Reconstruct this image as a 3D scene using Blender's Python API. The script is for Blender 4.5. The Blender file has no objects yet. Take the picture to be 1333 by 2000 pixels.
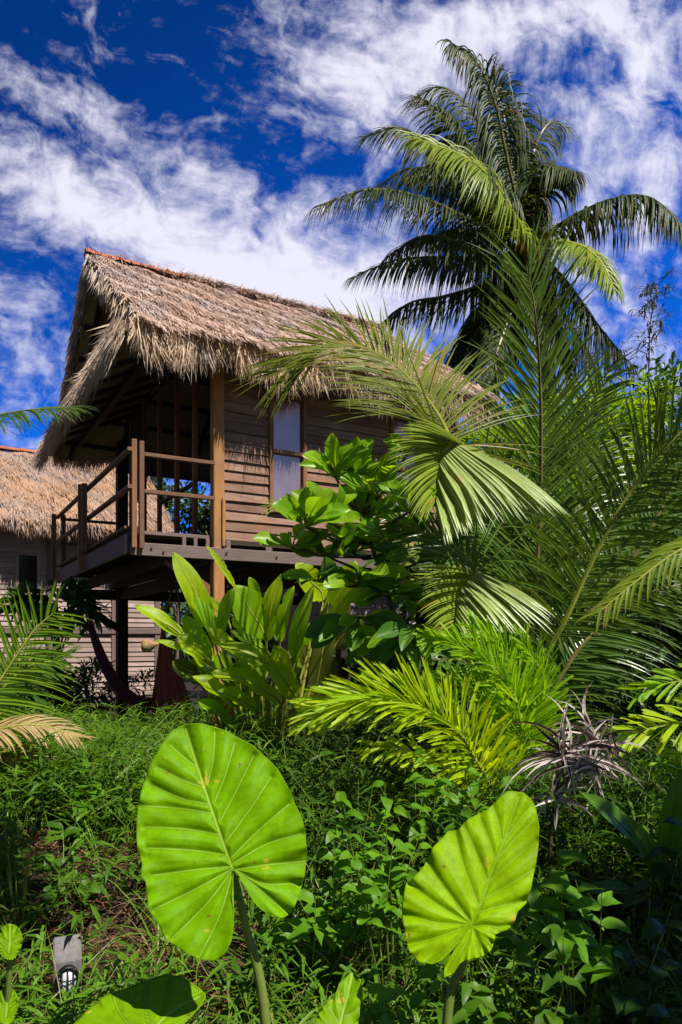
import bpy, math, random
import numpy as np
from mathutils import Vector, Matrix

random.seed(7)
RNG = np.random.default_rng(11)
R = math.radians
SC = bpy.context.scene
COL = SC.collection

# ------------------------------------------------------------------ camera
CAM_Z = 1.55
F = 1400.0                     # focal length in photo pixels (photo 1333 x 2000)
HORIZON = 1250.0
cam_data = bpy.data.cameras.new("camera")
cam = bpy.data.objects.new("camera", cam_data)
COL.objects.link(cam)
cam.location = (0, 0, CAM_Z)
cam.rotation_euler = (R(90), 0, 0)
cam_data.sensor_width = 36.0
cam_data.lens = 36.0 * F / 2000.0
cam_data.shift_y = (HORIZON - 1000.0) / 2000.0
cam_data.clip_start = 0.05
cam_data.clip_end = 2000
SC.camera = cam

# ------------------------------------------------------------------ light
SUN_H = Vector((0.72, -0.69, 0)).normalized()
SUN_EL = R(56)
sun_dir = Vector((SUN_H.x * math.cos(SUN_EL), SUN_H.y * math.cos(SUN_EL), math.sin(SUN_EL)))
sun_data = bpy.data.lights.new("sun", 'SUN')
sun_data.energy = 4.6
sun_data.angle = R(0.5)
sun_data.color = (1.0, 0.95, 0.86)
sun = bpy.data.objects.new("sun", sun_data)
COL.objects.link(sun)
sun.location = (5, -5, 12)
sun.rotation_euler = (-sun_dir).to_track_quat('-Z', 'Y').to_euler()

SC.view_settings.view_transform = 'Standard'
SC.view_settings.look = 'None'
SC.view_settings.gamma = 1.0
SC.view_settings.exposure = 0.75
SC.cycles.max_bounces = 6
SC.cycles.transparent_max_bounces = 8


class E:
    """small wrapper: python arithmetic becomes math nodes"""
    tree = None

    def __init__(self, sock):
        self.s = sock

    @staticmethod
    def op(kind, *a, clamp=False):
        n = E.tree.nodes.new('ShaderNodeMath')
        n.operation = kind
        n.use_clamp = clamp
        for i, x in enumerate(a):
            if isinstance(x, E):
                E.tree.links.new(x.s, n.inputs[i])
            else:
                n.inputs[i].default_value = x
        return E(n.outputs[0])

    def __add__(self, o): return E.op('ADD', self, o)
    __radd__ = __add__
    def __sub__(self, o): return E.op('SUBTRACT', self, o)
    def __rsub__(self, o): return E.op('SUBTRACT', o, self)
    def __mul__(self, o): return E.op('MULTIPLY', self, o)
    __rmul__ = __mul__
    def __truediv__(self, o): return E.op('DIVIDE', self, o)


def smooth(x, lo, hi):
    n = E.tree.nodes.new('ShaderNodeMapRange')
    n.interpolation_type = 'SMOOTHSTEP'
    E.tree.links.new(x.s, n.inputs[0])
    n.inputs[1].default_value = lo
    n.inputs[2].default_value = hi
    return E(n.outputs[0])


def noise2(a, b, scale, detail, rough=0.55, seed=0.0):
    c = E.tree.nodes.new('ShaderNodeCombineXYZ')
    E.tree.links.new(a.s, c.inputs[0])
    E.tree.links.new(b.s, c.inputs[1])
    c.inputs[2].default_value = seed
    n = E.tree.nodes.new('ShaderNodeTexNoise')
    n.inputs['Scale'].default_value = scale
    n.inputs['Detail'].default_value = detail
    n.inputs['Roughness'].default_value = rough
    E.tree.links.new(c.outputs[0], n.inputs['Vector'])
    return E(n.outputs['Fac'])


world = bpy.data.worlds.new("World")
SC.world = world
world.use_nodes = True
wt = world.node_tree
wt.nodes.clear()
E.tree = wt
w_out = wt.nodes.new('ShaderNodeOutputWorld')
w_bg = wt.nodes.new('ShaderNodeBackground')
w_bg.inputs['Strength'].default_value = 0.05
wt.links.new(w_bg.outputs[0], w_out.inputs[0])
sky = wt.nodes.new('ShaderNodeTexSky')
sky.sky_type = 'NISHITA'
sky.sun_disc = False
sky.sun_elevation = SUN_EL
sky.sun_rotation = math.atan2(SUN_H.x, SUN_H.y)
sky.air_density = 0.8
sky.dust_density = 0.15
sky.ozone_density = 3.0
tint = wt.nodes.new('ShaderNodeMix')
tint.data_type = 'RGBA'
tint.blend_type = 'MULTIPLY'
tint.inputs[0].default_value = 1.0
wt.links.new(sky.outputs[0], tint.inputs[6])
tc = wt.nodes.new('ShaderNodeTexCoord')
sx = wt.nodes.new('ShaderNodeSeparateXYZ')
wt.links.new(tc.outputs['Generated'], sx.inputs[0])
dx, dy, dz = E(sx.outputs[0]), E(sx.outputs[1]), E(sx.outputs[2])
away = smooth(dy, -.25, .25)
pol = wt.nodes.new('ShaderNodeMix')
pol.data_type = 'RGBA'
wt.links.new(away.s, pol.inputs[0])
pol.inputs[6].default_value = (.50, .50, .50, 1)
pol.inputs[7].default_value = (0.02, 0.52, 1.55, 1)   # polarised deep blue
den = E.op('MAXIMUM', E.op('ABSOLUTE', dy), 0.12)
cu, cw = dx / den, dz / den
depth_b = 1.62 - smooth(cw - cu * 0.55, .10, 1.10) * .90      # the polarised band deepens high on the left
dm = wt.nodes.new('ShaderNodeMix')
dm.data_type = 'RGBA'
dm.blend_type = 'MULTIPLY'
dm.inputs[0].default_value = 1.0
wt.links.new(pol.outputs[2], dm.inputs[6])
cb = wt.nodes.new('ShaderNodeCombineXYZ')
for k_ in range(3):
    wt.links.new(depth_b.s, cb.inputs[k_])
wt.links.new(cb.outputs[0], dm.inputs[7])
wt.links.new(dm.outputs[2], tint.inputs[7])


def blob(px, py, rx, ry, ang, amp):
    """a cloud bank of the sky at a compass direction and height"""
    u0, w0 = (px - 666.5) / F, (HORIZON - py) / F
    ca, sa = math.cos(R(ang)), math.sin(R(ang))
    du, dw = cu - u0, cw - w0
    a = (du * ca + dw * sa) * (F / rx)
    b = (dw * ca - du * sa) * (F / ry)
    q = a * a + b * b
    return E.op('POWER', 2.7183, q * -1.0) * amp


# (direction as seen from the garden, spreads, slant, thickness)
BANKS = [(110, 385, 300, 65, -24, .52), (420, 490, 260, 90, -24, .56), (600, 590, 170, 80, -10, .60),
         (230, 250, 330, 40, -27, .25), (90, 180, 150, 40, -30, .20), (560, 400, 200, 60, -25, .26),
         (730, 130, 240, 110, 8, .42), (980, 60, 260, 100, 5, .46), (720, 260, 120, 70, 0, .25), (540, 70, 60, 50, 0, .1),
         (1150, 260, 60, 240, -8, .26), (1270, 200, 60, 330, -5, .30), (1220, 20, 200, 60, 0, .25),
         (60, 620, 200, 90, -20, .22), (150, 20, 70, 60, -60, .16), (1230, 700, 200, 110, 0, .30), (1130, 430, 160, 70, 0, .2),
         (820, 560, 220, 120, 0, .30), (40, 760, 150, 60, 0, .1),
         (330, 90, 210, 110, -15, -.30), (480, 330, 160, 40, -22, -.14), (620, 290, 120, 45, -30, -.22), (30, 60, 120, 80, 0, -.2), (1120, 130, 60, 100, -15, -.12)]
bias = None
for bnk in BANKS:
    g = blob(*bnk)
    bias = g if bias is None else bias + g
ra, rb = cu * 0.90 - cw * 0.42, cw * 0.90 + cu * 0.42
wob = noise2(cu, cw, 5.0, 3, seed=3.0) - 0.5
nl = noise2(ra * 0.58 + wob * 0.20, rb + wob * 0.12, 15.0, 10, 0.62, 1.0)
nr = noise2(cu + cw * .12 + wob * 0.08, cw * 0.62 + wob * 0.20, 17.0, 10, 0.60, 5.0)
big = noise2(ra * 0.7, rb, 4.0, 3, seed=8.0)
side = smooth(cu, 0.0, 0.25)
nz = nl * (1.0 - side) + nr * side
puffs = noise2(cu + wob * .05, cw + wob * .05, 42.0, 6, .6, 12.0)
puffs2 = noise2(ra * .8 + wob * .06, rb + wob * .06, 24.0, 7, .62, 17.0)
dens = smooth(nz * 2.3 + puffs * .75 + puffs2 * .95 + big * 0.5 + bias * 1.20, 2.12, 3.24) * away
above = smooth(cw, -0.02, 0.10)
cloud_mix = wt.nodes.new('ShaderNodeMix')
cloud_mix.data_type = 'RGBA'
wt.links.new((dens * 0.97).s, cloud_mix.inputs[0])
wt.links.new(tint.outputs[2], cloud_mix.inputs[6])
cloud_mix.inputs[7].default_value = (10.6, 10.5, 12.2, 1)
wt.links.new(cloud_mix.outputs[2], w_bg.inputs['Color'])


# ------------------------------------------------------------------ helpers
def at(px, py, Y):
    return Vector(((px - 666.5) / F * Y, Y, CAM_Z + (HORIZON - py) / F * Y))


def smoothstep(a, b, x):
    t = np.clip((x - a) / (b - a), 0, 1)
    return t * t * (3 - 2 * t)


def ground_z(x, y):
    x = np.asarray(x, float)
    y = np.asarray(y, float)
    z = 0.34 * smoothstep(2.7, 4.2, y) - 0.30 * smoothstep(5.5, 10.0, y)
    z = z + 0.04 * np.sin(x * 2.1 + y * 1.3) * smoothstep(1.5, 3, y) * (1 - smoothstep(9, 14, y))
    return z


def gz(x, y):
    return float(ground_z(x, y))


def nrm(a):
    return a / np.maximum(np.linalg.norm(a, axis=-1, keepdims=True), 1e-9)


class MB:
    """collects geometry for ONE mesh object"""

    def __init__(self):
        self.v = []
        self.f = []
        self.m = []
        self.n = 0

    def add(self, verts, faces, mi=0):
        o = self.n
        verts = np.asarray(verts, float).reshape(-1, 3)
        self.v.append(verts)
        self.n += len(verts)
        for f in faces:
            self.f.append(tuple(int(i) + o for i in f))
        self.m.extend([mi] * len(faces))
        return o

    def box(self, x0, x1, y0, y1, z0, z1, mi=0):
        v = [(x0, y0, z0), (x1, y0, z0), (x1, y1, z0), (x0, y1, z0), (x0, y0, z1), (x1, y0, z1), (x1, y1, z1), (x0, y1, z1)]
        f = [(0, 3, 2, 1), (4, 5, 6, 7), (0, 1, 5, 4), (1, 2, 6, 5), (2, 3, 7, 6), (3, 0, 4, 7)]
        self.add(v, f, mi)

    def bar(self, p, q, w, h, up=(0, 0, 1), mi=0):
        p, q, up = Vector(p), Vector(q), Vector(up)
        d = (q - p).normalized()
        s = d.cross(up).normalized()
        u = s.cross(d)
        v = []
        for c in (p, q):
            for a, b in ((-1, -1), (1, -1), (1, 1), (-1, 1)):
                v.append(c + s * (a * w / 2) + u * (b * h / 2))
        f = [(0, 3, 2, 1), (4, 5, 6, 7), (0, 1, 5, 4), (1, 2, 6, 5), (2, 3, 7, 6), (3, 0, 4, 7)]
        self.add([tuple(x) for x in v], f, mi)

    def tube(self, pts, radii, seg=6, mi=0, cap=True):
        pts = [Vector(p) for p in pts]
        if not hasattr(radii, '__len__'):
            radii = [radii] * len(pts)
        v, f = [], []
        ref = Vector((0.31, 0.17, 0.93))
        for i, p in enumerate(pts):
            d = (pts[min(i + 1, len(pts) - 1)] - pts[max(i - 1, 0)]).normalized()
            a = d.cross(ref)
            if a.length < 0.05:
                a = d.cross(Vector((1, 0, 0)))
            a.normalize()
            b = d.cross(a)
            for k in range(seg):
                t = 2 * math.pi * k / seg
                v.append(p + (a * math.cos(t) + b * math.sin(t)) * radii[i])
        for i in range(len(pts) - 1):
            for k in range(seg):
                k2 = (k + 1) % seg
                f.append((i * seg + k, i * seg + k2, (i + 1) * seg + k2, (i + 1) * seg + k))
        if cap:
            f.append(tuple(range(seg))[::-1])
            f.append(tuple((len(pts) - 1) * seg + k for k in range(seg)))
        self.add([tuple(x) for x in v], f, mi)

    def grid(self, P, mi=0):
        """P: (nu, nv, 3)"""
        nu, nv = P.shape[:2]
        f = []
        for i in range(nu - 1):
            for j in range(nv - 1):
                a = i * nv + j
                f.append((a, a + 1, a + nv + 1, a + nv))
        return self.add(P.reshape(-1, 3), f, mi)

    def leaves(self, P, D, N, L, W, fold=0.25, droop=0.3, mi=0, rows=((.35, .5), (.7, .38))):
        """many small leaves, each an island of 8 vertices"""
        P, D, N = np.asarray(P, float), nrm(np.asarray(D, float)), np.asarray(N, float)
        n = len(P)
        L = np.broadcast_to(np.asarray(L, float), (n,))[:, None]
        W = np.broadcast_to(np.asarray(W, float), (n,))[:, None]
        fold = np.broadcast_to(np.asarray(fold, float), (n,))[:, None]
        droop = np.broadcast_to(np.asarray(droop, float), (n,))[:, None]
        S = nrm(np.cross(D, N))
        Nn = np.cross(S, D)
        zz = np.array([0, 0, 1.0])

        def mid(t):
            return P + D * L * t - zz * droop * L * t * t
        V = np.zeros((n, 8, 3))
        V[:, 0] = P
        for r, (t, hw) in enumerate(rows):
            c = mid(t)
            V[:, 1 + 3 * r] = c - S * W * hw * np.cos(fold) + Nn * W * hw * np.sin(fold)
            V[:, 2 + 3 * r] = c
            V[:, 3 + 3 * r] = c + S * W * hw * np.cos(fold) + Nn * W * hw * np.sin(fold)
        V[:, 7] = mid(1.0)
        pat = [(0, 2, 1), (0, 3, 2), (1, 2, 5, 4), (2, 3, 6, 5), (4, 5, 7), (5, 6, 7)]
        F_ = []
        o = self.n
        for i in range(n):
            b = o + 8 * i
            for q in pat:
                F_.append(tuple(b + k for k in q))
        self.v.append(V.reshape(-1, 3))
        self.n += 8 * n
        self.f.extend(F_)
        self.m.extend([mi] * len(F_))

    def ribbons(self, P, D, S, L, W, bend=None, mi=0):
        """flat strands of two segments: P start, D direction, S side vector, bend offsets the tip"""
        n = len(P)
        L = np.broadcast_to(np.asarray(L, float), (n,))[:, None]
        W = np.broadcast_to(np.asarray(W, float), (n,))[:, None]
        b = np.zeros((n, 3)) if bend is None else bend
        V = np.zeros((n, 5, 3))
        V[:, 0] = P - S * W * .5
        V[:, 1] = P + S * W * .5
        m = P + D * L * .55 + b * .30
        V[:, 2] = m - S * W * .5
        V[:, 3] = m + S * W * .5
        V[:, 4] = P + D * L + b
        F_ = []
        o = self.n
        for i in range(n):
            k = o + 5 * i
            F_.append((k, k + 1, k + 3, k + 2))
            F_.append((k + 2, k + 3, k + 4))
        self.v.append(V.reshape(-1, 3))
        self.n += 5 * n
        self.f.extend(F_)
        self.m.extend([mi] * len(F_))

    def build(self, name, mats, parent=None, world_space=True, smooth_=False, bevel=0.0):
        me = bpy.data.meshes.new(name)
        V = np.concatenate(self.v) if self.v else np.zeros((0, 3))
        if parent is not None and world_space:
            root = parent
            off = np.array(root.location)
            while root.parent:
                root = root.parent
                off = off + np.array(root.location)
            V = V - off
        me.from_pydata(V.tolist(), [], self.f)
        if not isinstance(mats, (list, tuple)):
            mats = [mats]
        for m in mats:
            me.materials.append(m)
        if len(mats) > 1:
            me.polygons.foreach_set('material_index', self.m)
        if smooth_:
            me.polygons.foreach_set('use_smooth', [True] * len(me.polygons))
        me.update()
        o = bpy.data.objects.new(name, me)
        COL.objects.link(o)
        if parent is not None:
            o.parent = parent
        if bevel:
            b = o.modifiers.new('bevel', 'BEVEL')
            b.width = bevel
            b.segments = 1
            b.limit_method = 'ANGLE'
        return o


def thing(name, label, cat, loc=(0, 0, 0), rz=0.0, group=None):
    o = bpy.data.objects.new(name, None)
    o.empty_display_size = 0.2
    COL.objects.link(o)
    o.location = loc
    o.rotation_euler = (0, 0, rz)
    o['label'] = label
    o['category'] = cat
    if group:
        o['group'] = group
    return o


# ------------------------------------------------------------------ materials
def new_mat(name):
    m = bpy.data.materials.new(name)
    m.use_nodes = True
    m.node_tree.nodes.clear()
    E.tree = m.node_tree
    return m, m.node_tree


def mixrgb(t, fac, a, b, mode='MIX'):
    n = t.nodes.new('ShaderNodeMix')
    n.data_type = 'RGBA'
    n.blend_type = mode
    for i, x in ((0, fac), (6, a), (7, b)):
        if isinstance(x, E):
            t.links.new(x.s, n.inputs[i])
        elif hasattr(x, 'is_linked'):
            t.links.new(x, n.inputs[i])
        else:
            n.inputs[i].default_value = x if i == 0 else (*x, 1)
    return n.outputs[2]


def obj_noise(t, scale, stretch=(1, 1, 1), detail=5, rough=.6):
    tc_ = t.nodes.new('ShaderNodeTexCoord')
    mp = t.nodes.new('ShaderNodeMapping')
    mp.inputs['Scale'].default_value = stretch
    t.links.new(tc_.outputs['Object'], mp.inputs[0])
    n = t.nodes.new('ShaderNodeTexNoise')
    n.inputs['Scale'].default_value = scale
    n.inputs['Detail'].default_value = detail
    n.inputs['Roughness'].default_value = rough
    t.links.new(mp.outputs[0], n.inputs['Vector'])
    return E(n.outputs['Fac'])


def island(t):
    g = t.nodes.new('ShaderNodeNewGeometry')
    return E(g.outputs['Random Per Island'])


def bump(t, h, strength, dist=0.01):
    b = t.nodes.new('ShaderNodeBump')
    b.inputs['Strength'].default_value = strength
    b.inputs['Distance'].default_value = dist
    t.links.new(h.s, b.inputs['Height'])
    return b.outputs[0]


def leaf_mat(name, a, b, trans=0.40, tcol=None, rough=0.42, dry=None, nscale=6.0, attr_vein=None, spec=0.26, streak=None):
    """leaf: glossy skin over a translucent body; colour varies from leaf to leaf"""
    m, t = new_mat(name)
    out = t.nodes.new('ShaderNodeOutputMaterial')
    r = island(t)
    n = obj_noise(t, nscale, detail=4)
    col = mixrgb(t, r, a, b)
    blot = smooth(n, 0.35, 0.7)
    col = mixrgb(t, blot * 0.45, col, tuple(x * 0.62 for x in a))
    if dry:
        dcol, lo = dry
        r2 = E.op('FRACT', r * 7.31)
        n2 = obj_noise(t, nscale * 2.3, detail=5)
        col = mixrgb(t, smooth(r2 * 0.6 + n2 * 0.7, lo, lo + .12), col, dcol)
    if attr_vein:
        at_ = t.nodes.new('ShaderNodeAttribute')
        at_.attribute_name = 'vein'
        cells = obj_noise(t, 38, detail=6, rough=.7)
        col = mixrgb(t, smooth(cells, .46, .62) * .45, col, tuple(x * .62 for x in a))
        spots = obj_noise(t, 17, detail=3)
        col = mixrgb(t, smooth(spots, .665, .70) * .8, col, (.50, .46, .04))
        brn = obj_noise(t, 31, detail=2)
        col = mixrgb(t, smooth(brn, .715, .74) * .9, col, (.22, .12, .03))
        gv = E(at_.outputs['Fac'])
        rim = smooth(gv, .02, .20) - smooth(gv, .22, .45)
        col = mixrgb(t, rim * .50, col, tuple(x * .40 for x in a))
        col = mixrgb(t, smooth(gv, .20, .9) * 0.68, col, attr_vein)
    p = t.nodes.new('ShaderNodeBsdfPrincipled')
    t.links.new(col, p.inputs['Base Color'])
    p.inputs['Roughness'].default_value = rough
    p.inputs['Specular IOR Level'].default_value = spec
    fine = obj_noise(t, 60.0 if not streak else streak, detail=3)
    t.links.new(bump(t, fine, 0.15, 0.004), p.inputs['Normal'])
    tr = t.nodes.new('ShaderNodeBsdfTranslucent')
    tm = tcol or (2.0, 1.7, 0.6)
    tcl = mixrgb(t, 1.0, col, tm, 'MULTIPLY')
    t.links.new(tcl, tr.inputs[0])
    mx = t.nodes.new('ShaderNodeMixShader')
    mx.inputs[0].default_value = trans
    t.links.new(p.outputs[0], mx.inputs[1])
    t.links.new(tr.outputs[0], mx.inputs[2])
    t.links.new(mx.outputs[0], out.inputs[0])
    return m


def wood_mat(name, a, b, grain=(1.2, 16, 16), stain=None, rough=0.75, scale=3.0):
    m, t = new_mat(name)
    out = t.nodes.new('ShaderNodeOutputMaterial')
    g = obj_noise(t, scale, grain, 8, .65)
    big_ = obj_noise(t, 1.7, (1, 1, 1), 4)
    r = island(t)
    col = mixrgb(t, smooth(g, .3, .7), a, b)
    col = mixrgb(t, smooth(r * .5 + big_ * .6, .35, .85) * .6, col, tuple(x * .55 for x in a))
    if stain:
        col = mixrgb(t, smooth(obj_noise(t, 2.6, (1, 1, 1), 6), .52, .72) * .7, col, stain)
    mild = obj_noise(t, 1.1, (1, 1, 1.6), 7, .7)
    col = mixrgb(t, smooth(mild, .50, .70) * .50, col, tuple(x * .38 + .01 for x in a))
    wash = obj_noise(t, 2.3, (1, 1, .35), 6, .65)
    col = mixrgb(t, smooth(wash, .55, .75) * .35, col, tuple(.6 * x + .10 for x in b))
    fine = obj_noise(t, scale * 4, grain, 6)
    col = mixrgb(t, smooth(fine, .60, .78) * .5, col, tuple(x * .3 for x in a))
    p = t.nodes.new('ShaderNodeBsdfPrincipled')
    t.links.new(col, p.inputs['Base Color'])
    p.inputs['Roughness'].default_value = rough
    p.inputs['Specular IOR Level'].default_value = 0.25
    t.links.new(bump(t, g * 0.5 + fine * .8, .5, .006), p.inputs['Normal'])
    t.links.new(p.outputs[0], out.inputs[0])
    return m


def plain_mat(name, a, b=None, rough=.7, nscale=8, metal=0.0, spec=.3, bmp=.3, coat=0.0):
    m, t = new_mat(name)
    out = t.nodes.new('ShaderNodeOutputMaterial')
    n = obj_noise(t, nscale, detail=6)
    col = mixrgb(t, smooth(n, .3, .7), a, b or tuple(x * .6 for x in a))
    p = t.nodes.new('ShaderNodeBsdfPrincipled')
    t.links.new(col, p.inputs['Base Color'])
    p.inputs['Roughness'].default_value = rough
    p.inputs['Metallic'].default_value = metal
    p.inputs['Specular IOR Level'].default_value = spec
    p.inputs['Coat Weight'].default_value = coat
    t.links.new(bump(t, obj_noise(t, nscale * 5, detail=4), bmp, .004), p.inputs['Normal'])
    t.links.new(p.outputs[0], out.inputs[0])
    return m


def strand_mat(name, cols, trans=0.12, rough=.75):
    """dry grass strands: colours differ from strand to strand"""
    m, t = new_mat(name)
    out = t.nodes.new('ShaderNodeOutputMaterial')
    r = island(t)
    cr = t.nodes.new('ShaderNodeValToRGB')
    el = cr.color_ramp.elements
    el[0].position, el[0].color = 0, (*cols[0], 1)
    el[1].position, el[1].color = 1, (*cols[-1], 1)
    for i, c in enumerate(cols[1:-1]):
        e = el.new((i + 1) / (len(cols) - 1))
        e.color = (*c, 1)
    t.links.new(r.s, cr.inputs[0])
    n = obj_noise(t, 2.2, detail=5)
    col = mixrgb(t, smooth(n, .42, .68) * .35, cr.outputs[0], tuple(x * .5 for x in cols[0]))
    grey = obj_noise(t, .9, detail=6, rough=.7)
    g_ = sum(cols[1]) / 3
    col = mixrgb(t, smooth(grey, .42, .62) * .55, col, (g_ * 1.0, g_ * .90, g_ * .93))
    p = t.nodes.new('ShaderNodeBsdfPrincipled')
    t.links.new(col, p.inputs['Base Color'])
    p.inputs['Roughness'].default_value = rough
    p.inputs['Specular IOR Level'].default_value = .2
    tr = t.nodes.new('ShaderNodeBsdfTranslucent')
    t.links.new(col, tr.inputs[0])
    mx = t.nodes.new('ShaderNodeMixShader')
    mx.inputs[0].default_value = trans
    t.links.new(p.outputs[0], mx.inputs[1])
    t.links.new(tr.outputs[0], mx.inputs[2])
    t.links.new(mx.outputs[0], out.inputs[0])
    return m


M = {}
M['siding'] = wood_mat('weathered_siding', (.22, .11, .07), (.36, .225, .165), stain=(.27, .12, .045))
M['siding_grey'] = wood_mat('grey_siding', (.26, .215, .21), (.40, .35, .35))
M['siding_dark'] = wood_mat('brown_siding', (.34, .24, .20), (.46, .35, .31))
M['post'] = wood_mat('orange_post_wood', (.56, .27, .095), (.38, .17, .06), grain=(16, 16, 1.2), stain=(.24, .13, .08))
M['rail'] = wood_mat('rail_wood', (.24, .12, .07), (.15, .08, .05))
M['rail_up'] = wood_mat('upright_wood', (.34, .16, .075), (.20, .10, .06), grain=(16, 16, 1.2))
M['beam'] = wood_mat('grey_beam_wood', (.24, .17, .155), (.15, .11, .105))
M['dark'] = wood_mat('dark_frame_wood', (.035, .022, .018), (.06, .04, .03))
M['ceiling'] = wood_mat('mat_ceiling', (.13, .105, .06), (.085, .065, .04), grain=(14, 2, 14))
M['thatch'] = strand_mat('roof_thatch', [(.48, .32, .26), (.62, .44, .35), (.70, .52, .42), (.54, .37, .30), (.78, .61, .50)], .28)
M['fringe'] = strand_mat('thatch_fringe', [(.46, .31, .20), (.64, .47, .31), (.78, .61, .42), (.55, .39, .25)], .30)
M['thatch2'] = strand_mat('neighbour_thatch', [(.38, .225, .14), (.47, .29, .18), (.56, .36, .24), (.45, .275, .175)], .25)
M['under'] = plain_mat('thatch_underside', (.30, .215, .11), (.19, .14, .08), nscale=14)
M['under_board'] = wood_mat('ceiling_boards', (.50, .40, .20), (.36, .28, .14), grain=(1.2, 12, 12))
M['slab'] = plain_mat('thatch_body', (.17, .11, .085), (.11, .07, .055), nscale=18)
M['tile'] = plain_mat('clay_tile', (.44, .13, .055), (.30, .09, .05), nscale=6)
M['pane'] = plain_mat('sky_tinted_glass', (.46, .33, .40), (.36, .27, .34), rough=.10, nscale=3, spec=.9, metal=.6, bmp=.02)  # reflected sky tone put into the tint of the pane
M['dark_pane'] = plain_mat('dark_glass', (.02, .022, .02), (.012, .012, .012), rough=.1, spec=.6, bmp=.02)
M['soil'] = plain_mat('soil', (.035, .022, .013), (.014, .010, .007), nscale=4, bmp=.8)
M['iron'] = plain_mat('dark_iron', (.02, .02, .022), rough=.45, metal=.6)
M['glass'] = plain_mat('frosted_lamp_glass', (.55, .56, .58), (.45, .46, .5), rough=.2, spec=.6, bmp=.05)
M['lamp_post'] = wood_mat('pale_weathered_post', (.24, .22, .22), (.12, .105, .10), grain=(14, 14, 1.5))
M['stone'] = plain_mat('grey_stone', (.22, .2, .2), (.12, .11, .11))
M['bolt'] = plain_mat('rusty_bolt', (.06, .04, .035), rough=.6, metal=.5)
M['hammock'] = plain_mat('maroon_net', (.27, .055, .075), (.14, .032, .055), nscale=40, bmp=.9)
M['hammock_red'] = plain_mat('red_net', (.46, .10, .085), (.24, .055, .06), nscale=40, bmp=.9)
M['rope'] = plain_mat('rope_fibre', (.22, .15, .10), nscale=30)
M['bark'] = plain_mat('palm_bark', (.16, .13, .10), (.09, .07, .055), nscale=10, bmp=.8)
M['stem'] = plain_mat('green_stem', (.10, .17, .025), (.16, .20, .04), nscale=10, rough=.45)
M['stem_dark'] = plain_mat('woody_stem', (.05, .04, .025), (.08, .06, .04), nscale=12)
M['rachis'] = plain_mat('frond_rib', (.34, .34, .05), (.22, .26, .04), nscale=5, rough=.4)
M['rachis_dark'] = plain_mat('frond_rib_dark', (.10, .09, .03), (.16, .14, .04), nscale=5, rough=.45)
M['rachis_orange'] = plain_mat('yellow_leaf_base', (.55, .30, .02), (.45, .22, .02), nscale=5, rough=.4)

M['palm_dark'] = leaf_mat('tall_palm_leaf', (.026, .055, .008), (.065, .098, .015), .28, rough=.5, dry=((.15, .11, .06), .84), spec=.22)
M['palm_light'] = leaf_mat('sun_tinted_palm_leaf', (.18, .27, .02), (.29, .36, .04), .40, rough=.42, dry=((.34, .22, .05), .90), spec=.22)  # sunlight on the brighter fronds put into the leaf colour
M['palm_mid'] = leaf_mat('young_palm_leaf', (.075, .16, .012), (.15, .24, .025), .36, rough=.32, spec=.5)
M['palm_olive'] = leaf_mat('olive_palm_leaf', (.13, .17, .014), (.22, .25, .03), .36, rough=.40, dry=((.30, .20, .06), .88), spec=.3)
M['palm_fresh'] = leaf_mat('fresh_palm_leaf', (.12, .25, .010), (.22, .35, .02), .40, rough=.38, spec=.3)
M['palm_pale'] = leaf_mat('pale_hanging_leaflet', (.26, .36, .09), (.36, .44, .13), .30, rough=.30, dry=((.40, .30, .08), .95), spec=.5)
M['palm_deep'] = leaf_mat('shade_tinted_palm_leaf', (.05, .12, .012), (.11, .19, .022), .34, rough=.32, spec=.5)  # shade on the deeper fronds put into a darker leaf colour
M['palm_dry'] = leaf_mat('dry_palm_leaf', (.34, .23, .08), (.46, .36, .17), .25, rough=.6, tcol=(1.2, 1.1, .8))
M['lime'] = leaf_mat('lime_leaflet', (.25, .42, .005), (.42, .53, .008), .44, rough=.46, dry=((.42, .36, .05), .95))
M['lime_b'] = leaf_mat('lime_green_leaflet', (.17, .37, .006), (.28, .45, .009), .44, rough=.46)
M['ear'] = leaf_mat('elephant_ear_leaf', (.215, .45, .0005), (.215, .45, .0005), .47, rough=.5, nscale=9, attr_vein=(.45, .60, .10), spec=.12, tcol=(1.7, 1.5, .4))
M['ear_y'] = leaf_mat('yellow_elephant_ear_leaf', (.31, .51, .0005), (.31, .51, .0005), .47, rough=.5, nscale=9, attr_vein=(.20, .40, .01), spec=.12, tcol=(1.7, 1.5, .4))
M['ear_d'] = leaf_mat('low_elephant_ear_leaf', (.21, .40, .001), (.21, .40, .001), .42, rough=.48, nscale=8, attr_vein=(.36, .52, .08), spec=.15)
M['banana'] = leaf_mat('heliconia_leaf', (.30, .48, .003), (.41, .55, .005), .50, tcol=(1.8, 1.8, .3), rough=.42, nscale=4)
M['banana_g'] = leaf_mat('green_heliconia_leaf', (.18, .39, .004), (.27, .46, .006), .50, tcol=(1.7, 1.8, .3), rough=.42, nscale=4)
M['banana_d'] = leaf_mat('olive_heliconia_leaf', (.09, .13, .02), (.14, .15, .025), .45, rough=.4, nscale=4)
M['obovate'] = leaf_mat('sun_tinted_shrub_leaf', (.17, .38, .008), (.27, .46, .012), .45, rough=.36, spec=.35)  # sun on the upper whorls put into the leaf colour
M['obovate_d'] = leaf_mat('shade_tinted_shrub_leaf', (.055, .16, .012), (.11, .24, .016), .38, rough=.36, spec=.32)  # same leaf made darker, shade of the lower whorls in the colour
M['weed'] = leaf_mat('weed_leaf', (.045, .125, .007), (.115, .225, .014), .36, rough=.45, dry=((.17, .15, .05), .97))
M['grass'] = leaf_mat('grass_blade', (.07, .185, .008), (.16, .30, .016), .38, rough=.45, dry=((.30, .25, .10), .95))
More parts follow.
